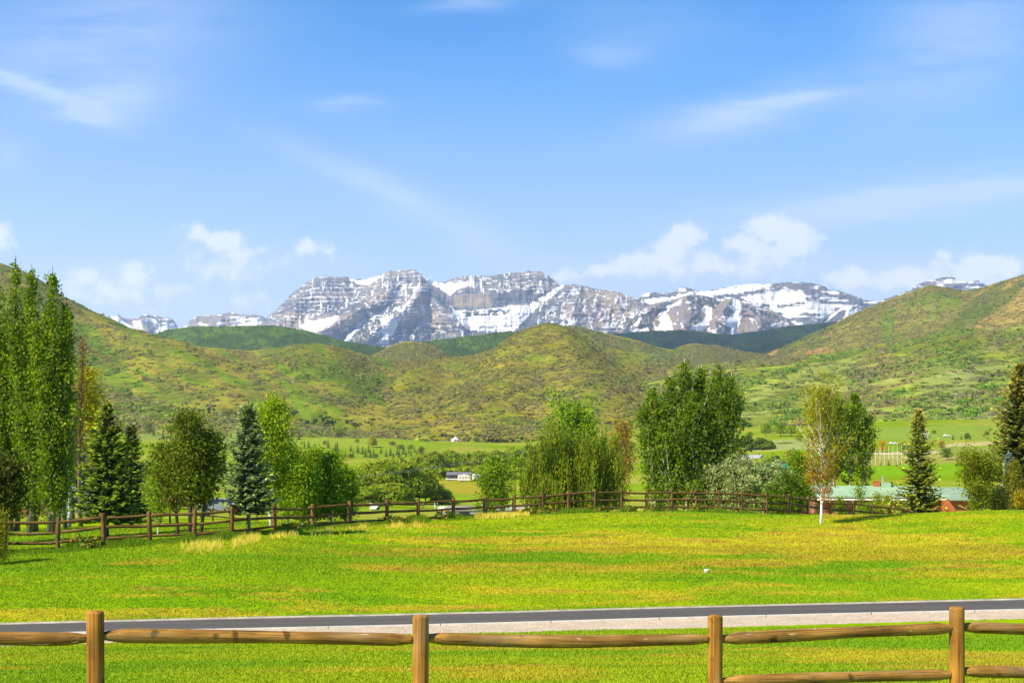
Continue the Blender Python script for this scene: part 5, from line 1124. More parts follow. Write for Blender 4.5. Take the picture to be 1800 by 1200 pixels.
def mat_roof(name, c, rib=2.2, var=.12, rough=.45, axis=(1, 0, 0)):
    m, nt, out = newmat(name); b = pbsdf(nt, out, max(rough, .65), .12); tc = nd(nt, 'ShaderNodeTexCoord'); w = nd(nt, 'ShaderNodeTexWave'); w.inputs['Scale'].default_value = rib; w.bands_direction = 'X'
    nt.links.new(tc.outputs['Object'], w.inputs['Vector']); n = noise(nt, .9, tc.outputs['Object'], 4, .6); cc = nd(nt, 'ShaderNodeRGB'); cc.outputs[0].default_value = (*c, 1)
    nt.links.new(cmul(nt, cc.outputs[0], rng_map(nt, n.outputs[0], .3, .7, 1-var, 1+var)), b.inputs['Base Color'])
    bp = nd(nt, 'ShaderNodeBump'); bp.inputs['Strength'].default_value = .4; bp.inputs['Distance'].default_value = .03; nt.links.new(w.outputs['Fac'], bp.inputs['Height']); nt.links.new(bp.outputs[0], b.inputs['Normal']); return m
M_BRICK = mat_brick('red_brick', (.50, .13, .035), (.38, .10, .03), (.30, .20, .14)); M_GROOF = mat_roof('pale_green_metal', (.30, .44, .27)); M_GROOF2 = mat_roof('dark_green_metal', (.24, .33, .22))
M_GLASS = mat_plain('window_glass', (.03, .04, .05), .08, .6, .1); M_WHITE = mat_plain('white_paint', (.80, .79, .76), .5, .4, .06); M_DKTRIM = mat_plain('dark_trim', (.05, .045, .04), .6); M_GREY = mat_plain('grey_metal', (.35, .36, .37), .4, .5, .1, metal=.3)
M_GREYROOF = mat_roof('grey_shingle', (.16, .16, .17), 3, .2, .8); M_TANW = mat_plain('tan_siding', (.33, .29, .22), .8, .2, .12, 2); M_DKWALL = mat_plain('dark_siding', (.13, .11, .09), .8, .2, .15, 2); M_TIRE = mat_plain('tyre_rubber', (.02, .02, .02), .9); M_BARN = mat_roof('barn_metal', (.34, .34, .36), 2, .1, .5)
M_TEAL = mat_roof('teal_metal', (.03, .26, .20), 3, .1, .5); M_RUST = mat_plain('rust_wall', (.22, .07, .03), .8, .2, .2, 2); M_RED = mat_plain('red_paint', (.52, .03, .03), .4, .4, .08); M_ORANGE = mat_plain('orange_paint', (.70, .20, .02), .5, .4, .1); M_CREAM = mat_plain('cream_paint', (.66, .60, .50), .5, .3, .06); M_CANVAS = mat_plain('white_canvas', (.78, .77, .74), .7, .2, .05)
def gable(m, x0, x1, y0, y1, ze, zr, ov=.4, th=.12, mi=0):
    """roof with its ridge along x: one closed shell"""
    ym = (y0+y1)/2; sl = (zr-ze)/(ym-y0); ye = ze-ov*sl
    prof = [(y0-ov, ye), (ym, zr), (y1+ov, ye), (y1+ov, ye+th), (ym, zr+th), (y0-ov, ye+th)]
    return m.prism(prof, x0-ov, x1+ov, mi)
def window(parent, x, y, z, w, h, fr=M_WHITE, axis='y'):
    """a framed window on a wall facing -y (axis y) or +x (axis x), at its lower left corner"""
    f = MB(); t = .06
    for a in ((0, w, 0, t), (0, w, h-t, h), (0, t, t, h-t), (w-t, w, t, h-t)):
        if axis == 'y': f.box(x+a[0], x+a[1], y-.035, y-.002, z+a[2], z+a[3])
        else: f.box(x+.002, x+.035, y+a[0], y+a[1], z+a[2], z+a[3])
    o = f.build('window', fr, parent); p = MB()
    if axis == 'y': p.box(x+t, x+w-t, y-.018, y-.002, z+t, z+h-t)
    else: p.box(x+.002, x+.018, y+t, y+w-t, z+t, z+h-t)
    p.build('pane', M_GLASS, o); return o
# the brick house beyond the lawn
D = 128.0; b0 = gpt(1448, D, -.2); bh = empty('brick_house', b0); tag(bh, 'long low red brick house with a pale green metal roof beyond the lawn', 'house')
zrel = lambda y, d: E-(y-HY)/F*d-b0[2]; xr = lambda px, d: xat(px, d)-b0[0]
W1 = xr(1652, D); ze = zrel(871.5, D); zr = zrel(856, D+5)
m = MB(); m.box(0, W1, 0, 10, 0, ze-.02); m.build('wall', M_BRICK, bh)
m = MB(); 
gable(m, 0, W1, 0, 10, ze, zr, .75, .14); rf = m.build('roof', M_GROOF, bh)
MB().box(-.75, W1+.74, -.80, -.752, ze-.36, ze-.22).build('gutter', M_WHITE, bh)
for px in (1475, 1496, 1580): window(bh, xr(px, D), 0, 1.0, 1.1, 1.1, M_DKTRIM)
door = MB().box(xr(1535, D), xr(1535, D)+.95, -.05, -.003, .05, 2.1).build('door', M_DKTRIM, bh); MB().box(xr(1535, D)+.80, xr(1535, D)+.86, -.09, -.052, 1.0, 1.12).build('handle', M_GREY, door)
yc = 4.4; m = MB(); xc = xr(1534, D+5); m.box(xc, xc+.52, yc, yc+.5, zr-.6, zrel(846.5, D+5)); m.box(xc-.04, xc+.56, yc-.04, yc+.54, zrel(846.5, D+5)+.001, zrel(845.5, D+5)+.03); m.build('chimney', M_BRICK, rf)
xc = xr(1546, D+5); MB().box(xc, xc+.86, yc-.3, yc+.6, zr-.7, zrel(848, D+5)).build('roof_box', M_GROOF, rf); MB().box(xc+.87, xc+1.05, yc-.1, yc+.4, zr-.6, zrel(846.5, D+5)).build('vent', M_DKTRIM, rf)
m = MB(); m.lathe([(.10, zrel(850, D+5)), (.10, zrel(838.5, D+5)), (.15, zrel(838, D+5)), (.15, zrel(836.7, D+5)), (0.01, zrel(836.2, D+5))], 10, (xr(1549.5, D+5), yc-.02)); m.build('flue', M_GREY, rf)
x2 = xr(1640, D); W2 = xr(1704, D); m = MB(); m.box(W1+.004, W2, -1.5, 9, 0, zrel(876, D)-.1); m.build('wall', M_BRICK, bh)
m = MB(); m.prism([(-2.1, zrel(879, D)), (3.5, zrel(858, D+4)), (9.6, zrel(879, D)), (9.6, zrel(879, D)+.13), (3.5, zrel(858, D+4)+.13), (-2.1, zrel(879, D)+.13)], x2+.9, W2+.55); m.build('roof', M_GROOF2, bh)
window(bh, xr(1690, D-1.5), -1.5, .9, .75, 1.0)
# grey barn
def simple_barn(name, px0, px1, D, dep, y_eave, y_ridge, roofm, wallm, label, cat, yaw=0.0, base_y=None):
    x0 = xat(px0, D); x1 = xat(px1, D); w = x1-x0; b0 = gpt((px0+px1)/2, D); t = empty(name, b0, yaw); tag(t, label, cat)
    ze = E-(y_eave-HY)/F*D-b0[2]; zr = E-(y_ridge-HY)/F*D-b0[2]; m = MB(); m.box(-w/2, w/2, 0, dep, -.4, ze-.02); m.build('wall', wallm, t); m = MB(); gable(m, -w/2, w/2, 0, dep, ze, zr, .4, .15); m.build('roof', roofm, t)
    g = MB(); g.add([(-w/2, .02, ze-.02), (-w/2, dep-.02, ze-.02), (-w/2, dep/2, zr-.03)], [(0, 2, 1)]); g.add([(w/2, .02, ze-.02), (w/2, dep-.02, ze-.02), (w/2, dep/2, zr-.03)], [(0, 1, 2)]); g.build('gable', wallm, t); return t, w, ze, zr
t, w, ze, zr = simple_barn('barn', 1289, 1331, 760, 16, 809, 799, M_BARN, M_TANW, 'grey roofed tan barn below the tree grove at right', 'barn', -.55)
MB().box(-2, 2, -.08, -.004, -.3, ze*.8).build('door', M_GREY, t)
t, w, ze, zr = simple_barn('shed', 1358, 1384, 460, 3.2, 821, 815.5, M_TEAL, M_RUST, 'small rust coloured shed with a teal green roof behind the dark bush', 'shed', .05)
MB().box(-.6, .6, -.06, -.004, 0, ze*.8).build('door', M_DKWALL, t)
# trailer house with deck
t, w, ze, zr = simple_barn('house', 786, 827, 705, 7, 834, 829.5, M_GREYROOF, M_DKWALL, 'low house with a dark grey roof and white deck beside the parked trailers', 'house', 0)
for q in range(4): window(t, -w/2+.8+q*1.15, 0, .9, .95, 1.25, M_DKTRIM)
MB().box(-w/2-.6, -w/2+5.6, -1.6, -.05, .15, .62).build('deck', M_WHITE, t)
MB().box(w/2-3.6, w/2-.05, -.06, -.004, 1.6, ze-.1).build('timber_panel', M_TANW, t)
t, w, ze, zr = simple_barn('shed', 112, 150, 128, 3, 890, 884, M_BARN, M_WHITE, 'pale sided shed glimpsed between the trunks left of the big spruce', 'shed', 0)
MB().box(-.5, .4, -.06, -.004, 0, 1.6).build('door', M_GREY, t)
# yurt
D = 1270; b0 = gpt(800, D); t = empty('yurt', b0); tag(t, 'white round canvas yurt with a conical roof at the foot of the hill', 'yurt'); m = MB(); m.lathe([(3.5, -.6), (3.5, 2.0)], 20); m.build('wall', M_CANVAS, t); m = MB(); m.lathe([(3.9, 1.9), (3.85, 2.1), (.6, 4.0), (.6, 4.3), (.02, 4.6)], 20); m.build('roof', M_CANVAS, t); MB().box(-.5, .5, -3.62, -3.48, -.2, 1.7).build('door', M_RUST, t)
t, w, ze, zr = simple_barn('shed', 807, 812, 1262, 2.5, 774, 772, M_RUST, M_RUST, 'tiny reddish shed right beside the white yurt', 'shed'); MB().box(-.4, .4, -.05, -.004, 0, 1.5).build('door', M_WHITE, t)

# ------------------------------------------------------------------ vehicles
def wheel(parent, x, y, z, r=.36, w=.22):
    m = MB(); pr = []
    for a, b in ((r*.55, -w/2), (r*.95, -w/2), (r, -w/2+.03), (r, w/2-.03), (r*.95, w/2), (r*.55, w/2)): pr.append((a, b))
    m.lathe(pr, 16); m.v = [(x+px_, y+pz, z+py_) for px_, py_, pz in m.v]; o = m.build('wheel', M_TIRE, parent); h = MB(); h.lathe([(.01, -w/2+.03), (r*.55, -w/2+.02), (r*.55, w/2-.02), (.01, w/2-.03)], 12); h.v = [(x+a, y+c, z+b) for a, b, c in h.v]; h.build('rim', M_GREY, o)
def sideprof(prof, y0, y1, name, mat, parent, inset=.0):
    """body from a side outline in (x, z), rounded in plan by pulling in the upper edge"""
    m = MB(); n = len(prof); zs = [p[1] for p in prof]; zt = max(zs); zb = min(zs); V = []
    for y, s in ((y0, 1), (y1, -1)):
        for x, z in prof: V.append((x, y+s*inset*max(0, (z-zb)/(zt-zb)-.45), z))
    fs = [tuple(range(n)), tuple(range(2*n-1, n-1, -1))]+[(i, n+i, n+(i+1) % n, (i+1) % n) for i in range(n)]; m.add(V, fs); return m.build(name, mat, parent)
def pickup(name, loc, rz, paint, label, group=None, cat='pickup'):
    t = empty(name, loc, rz); tag(t, label, cat, group)
    sideprof([(-2.7, .45), (-2.7, 1.12), (-.75, 1.12), (-.75, 1.2), (.95, 1.15), (2.55, 1.02), (2.72, .85), (2.72, .42)], -.95, .95, 'body', paint, t, .05)
    sideprof([(-.8, 1.15), (-.68, 1.82), (-.5, 1.88), (.55, 1.86), (1.15, 1.14)], -.84, .84, 'cab', paint, t, .2)
    for s in (-1, 1):
        m = MB(); y = s*.795; m.add([(-.6, y, 1.2), (.15, y, 1.2), (.15, y-s*.10, 1.74), (-.5, y-s*.10, 1.74)], [(0, 1, 2, 3)]); m.add([(.25, y, 1.2), (.98, y, 1.2), (.55, y-s*.10, 1.74), (.25, y-s*.10, 1.74)], [(0, 1, 2, 3)]); m.v = [(a, b+s*.03, c) for a, b, c in m.v]; m.build('side_window', M_GLASS, t)
        MB().box(2.70, 2.735, s*.55, s*.85, .72, .9).build('headlight', M_WHITE, t)
    MB().add([(1.20, -.72, 1.2), (1.20, .72, 1.2), (.68, .60, 1.80), (.68, -.60, 1.80)], [(0, 1, 2, 3)]).build('windscreen', M_GLASS, t)
    for x in (-1.7, 1.75):
        for y in (-.86, .86): wheel(t, x, y, .38, .38, .24)
    return t
def car(name, loc, rz, paint, label, group=None, cat='car'):
    t = empty(name, loc, rz); tag(t, label, cat, group)
    sideprof([(-2.15, .4), (-2.2, .85), (-1.9, 1.0), (-.2, 1.02), (1.1, .95), (2.0, .82), (2.2, .62), (2.15, .38)], -.88, .88, 'body', paint, t, .08); sideprof([(-1.75, .98), (-1.2, 1.45), (.2, 1.48), (1.0, .96)], -.76, .76, 'cabin', paint, t, .25)
    for s in (-1, 1):
        m = MB(); y = s*.755; m.add([(-1.4, y, 1.03), (.75, y, 1.0), (.15, y-s*.09, 1.40), (-1.1, y-s*.09, 1.38)], [(0, 1, 2, 3)]); m.v = [(a, b+s*.02, c) for a, b, c in m.v]; m.build('side_window', M_GLASS, t)
    for x in (-1.35, 1.35):
        for y in (-.8, .8): wheel(t, x, y, .33, .33, .2)
    return t
def camper(name, loc, rz, L, H, label, group=None, cat='camper trailer', stripes=True, nose=.8, wins=((.12, 1.0, .8), (.45, 1.2, .6), (.75, .7, .5))):
    t = empty(name, loc, rz); tag(t, label, cat, group); h = H
    sideprof([(-L/2, .55), (-L/2-.05, h*.6), (-L/2+.05, h-.12), (-L/2+.25, h), (L/2-nose, h-.02), (L/2-.05, h*.78), (L/2, h*.6), (L/2-.2, .55)], -1.22, 1.22, 'body', M_CREAM, t, .06)
    for f, ww, hh in wins: window(t, -L/2+f*L, -1.215, h*.50 if not stripes else h-1.0, ww, hh if not stripes else .36, M_DKTRIM)
    if stripes:
        for z0, z1 in ((h-1.0, h-.88), (h-.62, h-.55), (h-.48, h-.44)): MB().box(-L/2+.3, L/2-.5, -1.236, -1.222, z0, z1).build('stripe', M_DKTRIM, t)
        MB().box(-L/2+.6, L/2-1.0, -1.10, -.5, h+.003, h+.10).build('awning', M_GREY, t)
    MB().box(-L*.1, L*.12, -.5, .5, h+.002, h+.26).build('roof_unit', M_WHITE, t)
    w_ = MB(); 
    xw = -L/2-.062
    MB().box(xw-.02, xw+.003, -.9, .9, h-1.05, h-.55).build('rear_window', M_GLASS, t)
    for x in (-L*.10, -L*.10-.85):
        for y in (-1.05, 1.05): wheel(t, x, y, .36, .36, .2)
    return t
b0 = gpt(857, 168); camper('motorhome', (b0[0], b0[1], E-(HY and 889-HY)/F*166-3.05-.05), math.radians(20), 11.6, 3.05, 'long white motorhome with dark stripes parked low behind the log fence', None, 'motorhome', True, .9, ((.16, 1.3, .7), (.42, 1.6, .7), (.70, 1.2, .7)))
b1 = gpt(941, 176); pickup('pickup', (b1[0], b1[1], E-(888-HY)/F*176-1.88), math.radians(25), M_WHITE, 'white pickup cab at the right end of the long motorhome')
camper('camper_trailer', gpt(816, 690), math.radians(0), 6.2, 3.3, 'white camper trailer with dark windows parked in front of the low house', 'trailers by the low house', 'camper trailer', False, 1.2, ((.15, .6, .5), (.36, .6, .5), (.60, .7, .7), (.84, .6, .7)))
camper('camper_trailer', gpt(839, 695), math.radians(35), 4.6, 3.2, 'second white camper trailer, right of the one by the low house', 'trailers by the low house', 'camper trailer', False, 1.2, ((.3, .6, .5), (.6, .9, .5)))
car('car', gpt(309, 126, .35), math.radians(75), M_RED, 'bright red car glimpsed behind the broad dark tree')
car('car', gpt(391, 122, .15), math.radians(20), M_GREY, 'grey car parked behind the short old rail fence')
b0 = gpt(1258, 470, 1.4); 
for px, lab, rz in ((1262, 'orange truck left of the white cars under the aspen clump', 0.1), (1274, 'smaller orange truck nearest the white cars', .3)): pickup('truck', gpt(px, 500, 0), rz, M_ORANGE, lab, 'orange trucks', 'truck')
for px, lab, rz in ((1287, 'white car next to the orange truck under the aspen clump', .1), (1297, 'white car at the right end of the parked row by the rail', -.2)): car('car', gpt(px, 505, 0), rz, M_WHITE, lab, 'white cars parked by the rail')
car('car', gpt(1570, 800), .1, M_WHITE, 'white car behind the tall practice net'); car('car', gpt(1665, 880), .2, M_WHITE, 'white car at the foot of the white poles')
# golf cart
b0 = gpt(697, 455); t = empty('golf_cart', b0, .3); tag(t, 'small golf cart with a dark roof parked on the fairway', 'golf cart')
sideprof([(-1.15, .3), (-1.1, .8), (-.4, .85), (-.3, .45), (.5, .42), (.75, .85), (1.15, .75), (1.2, .3)], -.55, .55, 'body', M_WHITE, t, .05); MB().box(-.95, .75, -.56, .56, 1.80, 1.87).build('roof', M_DKTRIM, t); MB().box(-.35, .15, -.5, .5, .55, .72).build('seat', M_DKTRIM, t)
for x in (-.85, .65):
    for y in (-.5, .5): MB().tube([(x, y, .75), (x*.95, y, 1.8)], .025, 6).build('roof_post', M_GREY, t)
for x in (-.75, .8):
    for y in (-.5, .5): wheel(t, x, y, .24, .24, .16)
# pallets / logs near the low house, practice net, poles, white tower
ds_ = np.linspace(350, 900, 300); D = float(ds_[int(np.argmin(np.abs(HY-(gz(xat(1555, ds_), ds_)-E)*F/ds_-817)))]); b0 = gpt(1524, D); t = empty('practice_net', b0); tag(t, 'row of ten tall thin pale net poles across the fairway', 'net poles')
for k in range(10):
    px = 1524+k*7.6; x = xat(px, D); y0 = float(gz(x, D)); h = E-(788-k*.9-HY)/F*D-y0; m = MB(); m.lathe([(.06, -.3), (.06, 0), (.055, h*.5), (.045, h), (.001, h+.02)], 8); o = m.build('pole', M_WHITE, t); o.location = (x-b0[0], 0, y0-b0[2])
t_net = MB()
for k in range(9):
    xa = xat(1524+k*7.6, D)-b0[0]; xb = xat(1531.6+k*7.6, D)-b0[0]
    for zz in (2.0, 4.2, 6.4): t_net.tube([(xa, 0, zz), ((xa+xb)/2, 0, zz-.12), (xb, 0, zz)], .015, 3)
t_net.build('cable', M_GREY, t)
for k, (px, ty, by) in enumerate(((1645, 766, 786), (1663, 765, 785), (1685, 765, 784))):
    D = 900; b0 = gpt(px, D); h = E-(ty-HY)/F*D-b0[2]; m = MB(); m.lathe([(.16, -.2), (.14, h*.5), (.10, h-.3), (.16, h-.28), (.16, h), (.001, h+.05)], 10); o = m.build('white_pole', M_WHITE); o.location = b0; tag(o, ('leftmost white pole right of the olive spruce', 'middle white pole with a white car at its foot', 'rightmost white pole on the far field')[k], 'pole', 'white poles on the far field')
D = 860; b0 = gpt(1627, D); t = empty('tower', b0); tag(t, 'white tower of stacked drums peeping out behind the olive spruce', 'tower'); h = E-(754-HY)/F*D-b0[2]
for k in range(5):
    z0 = h*k/5; r = 1.9-.16*k; m = MB(); m.lathe([(.5, z0), (r, z0+.15), (r*1.02, z0+h/5*.5), (r*.92, z0+h/5*.82), (.5, z0+h/5*.95)], 16); m.build('drum', M_WHITE, t)
MB().tube([(0, 0, -.3), (0, 0, h+.4)], .52, 10).build('core', M_GREY, t)
# white rail by the cars
D = 470; b0 = gpt(1298, D); t = empty('rail_fence', b0); tag(t, 'white painted rail fence behind the silvery bush', 'fence')
for k in range(7):
    x = xat(1298+k*7.2, D); z = float(gz(x, D)); o = MB().box(-.06, .06, -.06, .06, -.2, 1.5).build('post', M_WHITE, t); o.location = (x-b0[0], 0, z-b0[2])
for zz in (.75, 1.34):
    z1 = float(gz(xat(1341, D), D))-b0[2]; m = MB().tube([(0, -.09, zz), (xat(1341, D)-b0[0], -.09, zz+z1)], .06, 6); m.build('rail', M_WHITE, t)
# utility poles and wires
def upole(px, D, top_y, label, arm=2.4, rz=0.0):
    b0 = gpt(px, D); t = empty('utility_pole', b0, rz); tag(t, label, 'utility pole', 'utility poles'); h = E-(top_y-HY)/F*D-b0[2]; m = MB(); m.lathe([(.17, -.3), (.15, h*.5), (.11, h), (.001, h+.03)], 10); m.build('pole', W_OLDP, t)
    MB().box(-arm/2, arm/2, -.20, -.09, h-.52, h-.36).build('crossarm', mat_plain('pale_timber', (.62, .44, .20), .8), t); tips = []
    for f in (-.46, -.17, .17, .46):
        m = MB(); m.lathe([(.03, h-.36), (.055, h-.28), (.04, h-.22), (.055, h-.17), (.01, h-.12)], 8, (f*arm, -.145)); m.build('insulator', M_WHITE, t); tips.append(Vector(b0)+Matrix.Rotation(rz, 3, 'Z') @ Vector((f*arm, -.145, h-.12)))
    m = MB().tube([(-.8, -.15, h-.46), (0, -.13, h-1.2), (.8, -.15, h-.46)], .02, 5); m.build('brace', M_GREY, t); return tips, h
tipsA, _ = upole(950, 190, 786, 'utility pole with a pale crossarm standing before the willow', 2.45)
tipsB, _ = upole(1387, 330, 809, 'distant utility pole with a thin crossarm beside the teal roofed shed', 2.0, .3)
tipsC = [Vector(at(-120+20*k, 868-2*k, 120)) for k in range(4)]
M_WIRE = mat_plain('wire', (.22, .22, .22), .4, .5, .1)
for (A, B), lab in (((tipsA, tipsC), 'sagging power lines running left from the crossarm pole in front of the willows'), ((tipsA, tipsB), 'power lines running from the crossarm pole behind the aspen clump')):
    m = MB()
    for a, b in zip(A, B):
        pts = []
        for q in range(25):
            f = q/24; p = a.lerp(b, f); p.z -= 2.2*4*f*(1-f)*((a-b).length/110.0); pts.append(p)
        m.tube(pts, .007, 4)
    o = m.build('power_line', M_WIRE); tag(o, lab, 'power line')
b0 = gpt(1388.5, 300); o = MB(); o.lathe([(.22, 0), (.26, .1), (.26, .9), (.2, 1.0), (.01, 1.05)], 12); o = o.build('propane_tank', M_WHITE); o.location = (b0[0], b0[1], E-(849-HY)/F*300); tag(o, 'small white upright tank among the leaves left of the orange birch', 'tank')
# white marker cup on the lawn
Dm = solveD(1242, 1007, 42, 70); b0 = gpt(1242, Dm); m = MB(); m.lathe([(.02, 0), (.075, 0), (.085, .10), (.10, .13), (.085, .15), (.01, .155)], 14); o = m.build('lawn_marker', M_WHITE, None, True); o.location = b0; tag(o, 'small white round marker standing alone on the lawn', 'marker')
# ------------------------------------------------------------------ golfers
M_SKIN = mat_plain('skin', (.55, .33, .23), .6, .3, .08)
def mat_person(name, shirt, legs):
    m, nt, out = newmat(name); b = pbsdf(nt, out, .8, .2); tc = nd(nt, 'ShaderNodeTexCoord'); sp = nd(nt, 'ShaderNodeSeparateXYZ'); nt.links.new(tc.outputs['Object'], sp.inputs[0]); r = nd(nt, 'ShaderNodeValToRGB'); r.color_ramp.interpolation = 'CONSTANT'
    e = r.color_ramp.elements; e[0].position = 0; e[0].color = (.04, .035, .03, 1); e[1].position = .05; e[1].color = (*legs, 1)
    for p, c in ((.50, shirt), (.80, (.55, .33, .23))): q = e.new(p); q.color = (*c, 1)
    mr = rng_map(nt, sp.outputs[2], 0, 1.8, 0, 1); nt.links.new(mr, r.inputs[0]); nt.links.new(r.outputs[0], b.inputs['Base Color']); return m
def person(loc, rz, shirt, legs, label, bend=0.0, arms='down'):
    t = empty('person', loc, rz); tag(t, label, 'person', 'golfers on the fairway'); c, s = math.cos(bend), math.sin(bend)
    def up(x, y, z): return (x, y-s*(z-.95), .95+c*(z-.95)) if z > .95 else (x, y, z)
    J = [(0, 0, .95), up(0, 0, 1.18), up(0, 0, 1.40), up(0, -.01, 1.52), up(0, -.03, 1.63), up(0, -.03, 1.75)]; r = [.145, .13, .15, .06, .095, .075]; Ed = [(0, 1), (1, 2), (2, 3), (3, 4), (4, 5)]
    for sg in (-1, 1):
        i = len(J); J += [(sg*.10, 0, .88), (sg*.13, -.03, .48), (sg*.14, .02, .08), (sg*.15, -.13, .04)]; r += [.10, .065, .05, .04]; Ed += [(0, i), (i, i+1), (i+1, i+2), (i+2, i+3)]
        i = len(J); sh = up(sg*.20, 0, 1.42)
        el_, ha = (up(sg*.26, -.02, 1.12), up(sg*.24, -.14, .86)) if arms == 'down' else (up(sg*.22, -.2, 1.2), (sg*.03, -.42-s*.2, .92))
        J += [sh, el_, ha]; r += [.065, .045, .035]; Ed += [(2, i), (i, i+1), (i+1, i+2)]
    me = bpy.data.meshes.new('body'); me.from_pydata(J, Ed, []); o = bpy.data.objects.new('body', me); COL.objects.link(o); o.parent = t; me.materials.append(mat_person('clothed_body', shirt, legs))
    md = o.modifiers.new('Skin', 'SKIN'); o.modifiers.new('Sub', 'SUBSURF').levels = 1; o.modifiers['Sub'].render_levels = 1
    for v_, rr in zip(me.skin_vertices[0].data, r): v_.radius = (rr, rr*.8)
    me.skin_vertices[0].data[0].use_root = True
    hm = MB(); hm.lathe([(.13, 1.68), (.10, 1.76), (.05, 1.815), (.005, 1.825)], 10); hm.v = [up(a, b-.02, z_) for a, b, z_ in hm.v]; hm.build('hat', mat_plain('hat_cloth', (.75, .74, .70), .8), t)
    if arms == 'club': MB().tube([(0, -.42-s*.2, .95), (.05, -.75, .03)], .012, 5).build('golf_club', M_GREY, t)
    return t
person(gpt(764.5, 400), .4, (.75, .75, .75), (.70, .70, .68), 'golfer in white shirt and pale trousers, left of the standing pair')
person(gpt(770, 402), -.8, (.05, .05, .06), (.65, .65, .62), 'golfer in a dark shirt and pale trousers at the right of the pair', .25, 'club')
person(gpt(743, 395), 1.2, (.04, .04, .05), (.05, .05, .06), 'golfer in dark clothes bending over alone left of the pair', .55, 'club')
b0 = gpt(650, 330); m = MB(); m.lathe([(.03, 0), (.02, 2.2), (.001, 2.22)], 6); fl = empty('golf_flag', b0); tag(fl, 'thin golf flagstick beside the pale cart path pad', 'flag'); m.build('pole', M_WHITE, fl); MB().add([(0, 0, 2.2), (.5, .02, 2.05), (0, 0, 1.85), (0, .012, 2.2), (.5, .032, 2.05), (0, .012, 1.85)], [(0, 1, 2), (5, 4, 3), (0, 3, 4, 1), (1, 4, 5, 2)]).build('flag', M_WHITE, fl)
# pale paths on the ground beyond the fence, mulch bed at the right
def patch(name, pts, mat, lift=.03):
    V = [gpt(px, D, lift) for px, D in pts]; m = MB(); m.add(V, [tuple(range(len(V)))]); o = m.build(name, mat); tag(o, kind='structure'); return o
def patchy(name, poly, mat, d0, d1, lift=.05):
    out = []
    for px, y in poly:
        ds = np.linspace(d0, d1, 300); ys = HY-(gz(xat(px, ds), ds)-E)*F/ds; out.append((px, float(ds[int(np.argmin(np.abs(ys-y)))])))
    return patch(name, out, mat, lift)
patchy('path', [(649, 896), (661, 896), (666, 889), (652, 889)], M_CONC, 150, 400, .2)
patchy('path', [(447, 902.6), (470, 903), (474, 901), (455, 900.6)], M_CONC, 95, 200); patchy('path', [(345, 904.5), (372, 904.5), (372, 903), (345, 903)], M_CONC, 95, 200)
mul = []
for k in range(16):
    a = k/16*6.283; mul.append((1800+34*math.cos(a)+4*math.cos(3*a), 78+5.2*math.sin(a)))
patch('mulch_bed', mul, mat_plain('bark_mulch', (.16, .08, .045), .95, .1, .5, 8, bump=.6), .04)
b0 = gpt(1797, 88); t = empty('timber_steps', b0); tag(t, 'pale timber steps glimpsed behind the junipers at the right edge', 'steps')
for k in range(5): MB().box(-.1, 1.2, k*.3, k*.3+.28, .35+k*.24, .42+k*.24).build('tread', W_OLD, t)
for x in (-.16, 1.2): MB().prism([(0, 0), (1.5, 0), (1.5, 1.4), (1.3, 1.4), (0, .25)], x, x+.05).build('stringer', W_OLD, t)

# ------------------------------------------------------------------ grass blades and weeds
def solve_patch(n, px0, px1, dA, dB, pw=1.0):
    px = rng.uniform(px0, px1, n); D = dA+(dB-dA)*rng.random(n)**pw; return px, D
def tufts(name, X, D, h, wd, C, lean=.35, nb=3):
    n = len(X); Z = gz(X, D); V = []; CC = []
    for k in range(nb):
        a = rng.uniform(0, 6.283, n); hh = h*rng.uniform(.6, 1.25, n); w = wd*rng.uniform(.7, 1.3, n); ox = rng.normal(size=n)*wd*2.2; oy = rng.normal(size=n)*wd*2.2
        ux, uy = np.cos(a)*w, np.sin(a)*w; lx, ly = rng.normal(size=n)*lean*hh, rng.normal(size=n)*lean*hh
        bx, by = X+ox, D+oy
        V.append(np.stack([np.stack([bx-ux, by-uy, Z-.01], -1), np.stack([bx+ux, by+uy, Z-.01], -1), np.stack([bx+lx, by+ly, Z+hh], -1)], 1)); CC.append(C*rng.uniform(.88, 1.14, n)[:, None])
    V = np.stack(V, 1).reshape(-1, 3); CC = np.repeat(np.stack(CC, 1).reshape(-1, 3), 3, 0)
    o = mesh_np(name, V, np.arange(len(V)).reshape(-1, 3), M_GRASS, np.clip(CC, 0, 1)); tag(o, kind='stuff'); return o
M_GRASS = mat_leaf('grass_blade', .30, .7)
bx, bd = [], []
for px0, px1, a, b, n in ((-120, 1920, 14.2, 36, 150000), (-60, 1860, 38, 60, 130000), (-60, 1860, 58, 86, 90000), (-1100, -120, 14.2, 36, 40000), (1920, 3000, 14.2, 36, 40000), (-700, -60, 38, 86, 50000), (1860, 2500, 38, 86, 50000)):
    p, d = solve_patch(n, px0, px1, a, b, .8); bx.append(xat(p, d)); bd.append(d)
X = np.concatenate(bx); D = np.concatenate(bd); px = X/D*F+CX
px = np.clip(px, -260, 2060); ok = ~((D > edz(E_G, px, 1)-.05) & (D < edz(E_F, px, 1)+.30)); X, D = X[ok], D[ok]
hgt = .036*(.6+.8*fbm(X*.5, D*.5, 401, 3))*(1+.5*(D > 50))
tufts('grass', X, D, hgt, .011+.0003*D, gcol(X, D)*1.12, .45, 3)
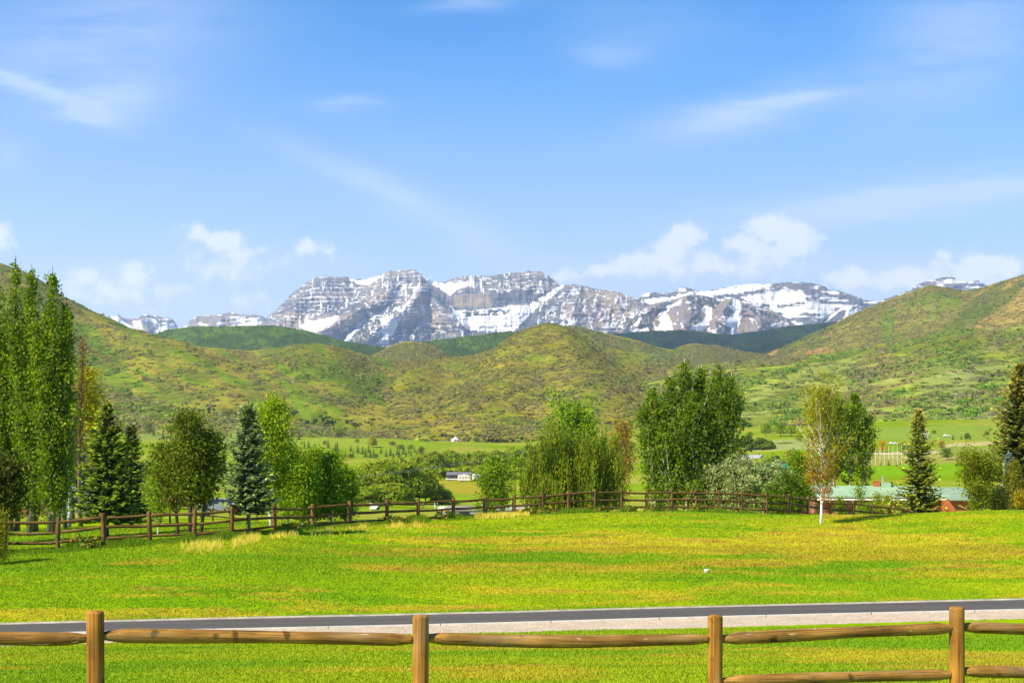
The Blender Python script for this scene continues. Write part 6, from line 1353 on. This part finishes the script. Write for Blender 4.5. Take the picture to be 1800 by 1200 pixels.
# rank grass and dead stalks along the far fence
P, DD, HH, CC = [], [], [], []
n = 40000; p = rng.uniform(-40, 1480, n); off = rng.normal(-.2, .55, n); D = ip(p, FD)+off; x = xat(p, D)
cl = fbm(p*.03, p*0+off*.2, 411, 4); keep = cl+.22*rng.random(n) > .50; x, D, p, off, cl = x[keep], D[keep], p[keep], off[keep], cl[keep]
c = np.broadcast_to(np.array((.15, .26, .003)), x.shape+(3,)).copy()
tufts('tall_grass', x, D, .12+.20*sst(.5, .7, cl), .014, c, .4, 3)
n = 5200; p = np.concatenate([rng.uniform(320, 760, n//2), rng.uniform(835, 930, n//3), rng.uniform(940, 1450, n//6)]); off = np.where((p > 830) & (p < 935), rng.normal(-.6, .7, len(p)), np.where(p < 800, rng.normal(-3.2, .9, len(p)), rng.normal(-.4, .4, len(p)))); D = ip(p, FD)+off; x = xat(p, D)
cl = fbm(p*.06, off*.3, 421, 4); keep = cl > np.where((p > 830) & (p < 935), .3, .50); x, D = x[keep], D[keep]
tufts('dead_stalks', x, D, .24, .010, np.broadcast_to(np.array((.78, .64, .08)), x.shape+(3,)), .25, 2)
# weedy clumps at fence posts
wl = [('dark rank weed clump at the foot of the second fence post from the left', 140, 955), ('dark weed clump right of the first tall spruce fence span', 166, 953), ('weed clump with dead stems left of the centre fence posts', 508, 936), ('broad weed clump between two fence posts below the aspen row', 690, 925),
      ('dark weed clump under the motorhome', 780, 915), ('round dark weed clump on the lawn edge right of the pale dead grass', 925, 918), ('weed clump at the lawn edge under the willow', 955, 911), ('weed clump at the foot of a post right of the willow', 1048, 903), ('dark bushy weed at the post below the aspen clump left side', 1105, 902),
      ('dark bushy weed below the aspen clump', 1150, 901), ('spreading weed clump at the post right of the aspen clump', 1225, 900), ('weed clump at the foot of the silvery bush', 1264, 902), ('weed clump right of the silvery bush at a post', 1305, 904)]
for lab, px, y in wl:
    D = float(ip(px, FD))-rs(.2, .9); b0 = gpt(px, D); n = 260; p, d = blob((0, 0, .05), (.55*rs(.8, 1.3), .4, .42*rs(.8, 1.2)), n); st_ = rng.random(n) < .18
    cc = np.where(st_[:, None], np.array((.25, .19, .05)), np.array((.040, .095, .006))); o = leafmesh('weed_clump', p, .11, cc, M_LEAF, None, 'out', d, .35, 1.8); o.location = b0; tag(o, lab, 'weed', 'weed clumps along the far fence')
# ------------------------------------------------------------------ the air
HAZE = 3.8e-5
if HAZE:
    hz = MB().box(-9000, 9000, -60, 15500, -40, 2600).build('haze', None)
    m, nt, out = newmat('haze_air'); pv = nt.nodes.new('ShaderNodeVolumePrincipled')
    pv.inputs['Color'].default_value = (0.62, 0.78, 1.0, 1); pv.inputs['Density'].default_value = HAZE; pv.inputs['Anisotropy'].default_value = 0.2
    nt.links.new(pv.outputs[0], out.inputs['Volume']); hz.data.materials.clear(); hz.data.materials.append(m)
    tag(hz, kind='stuff'); hz.visible_shadow = True
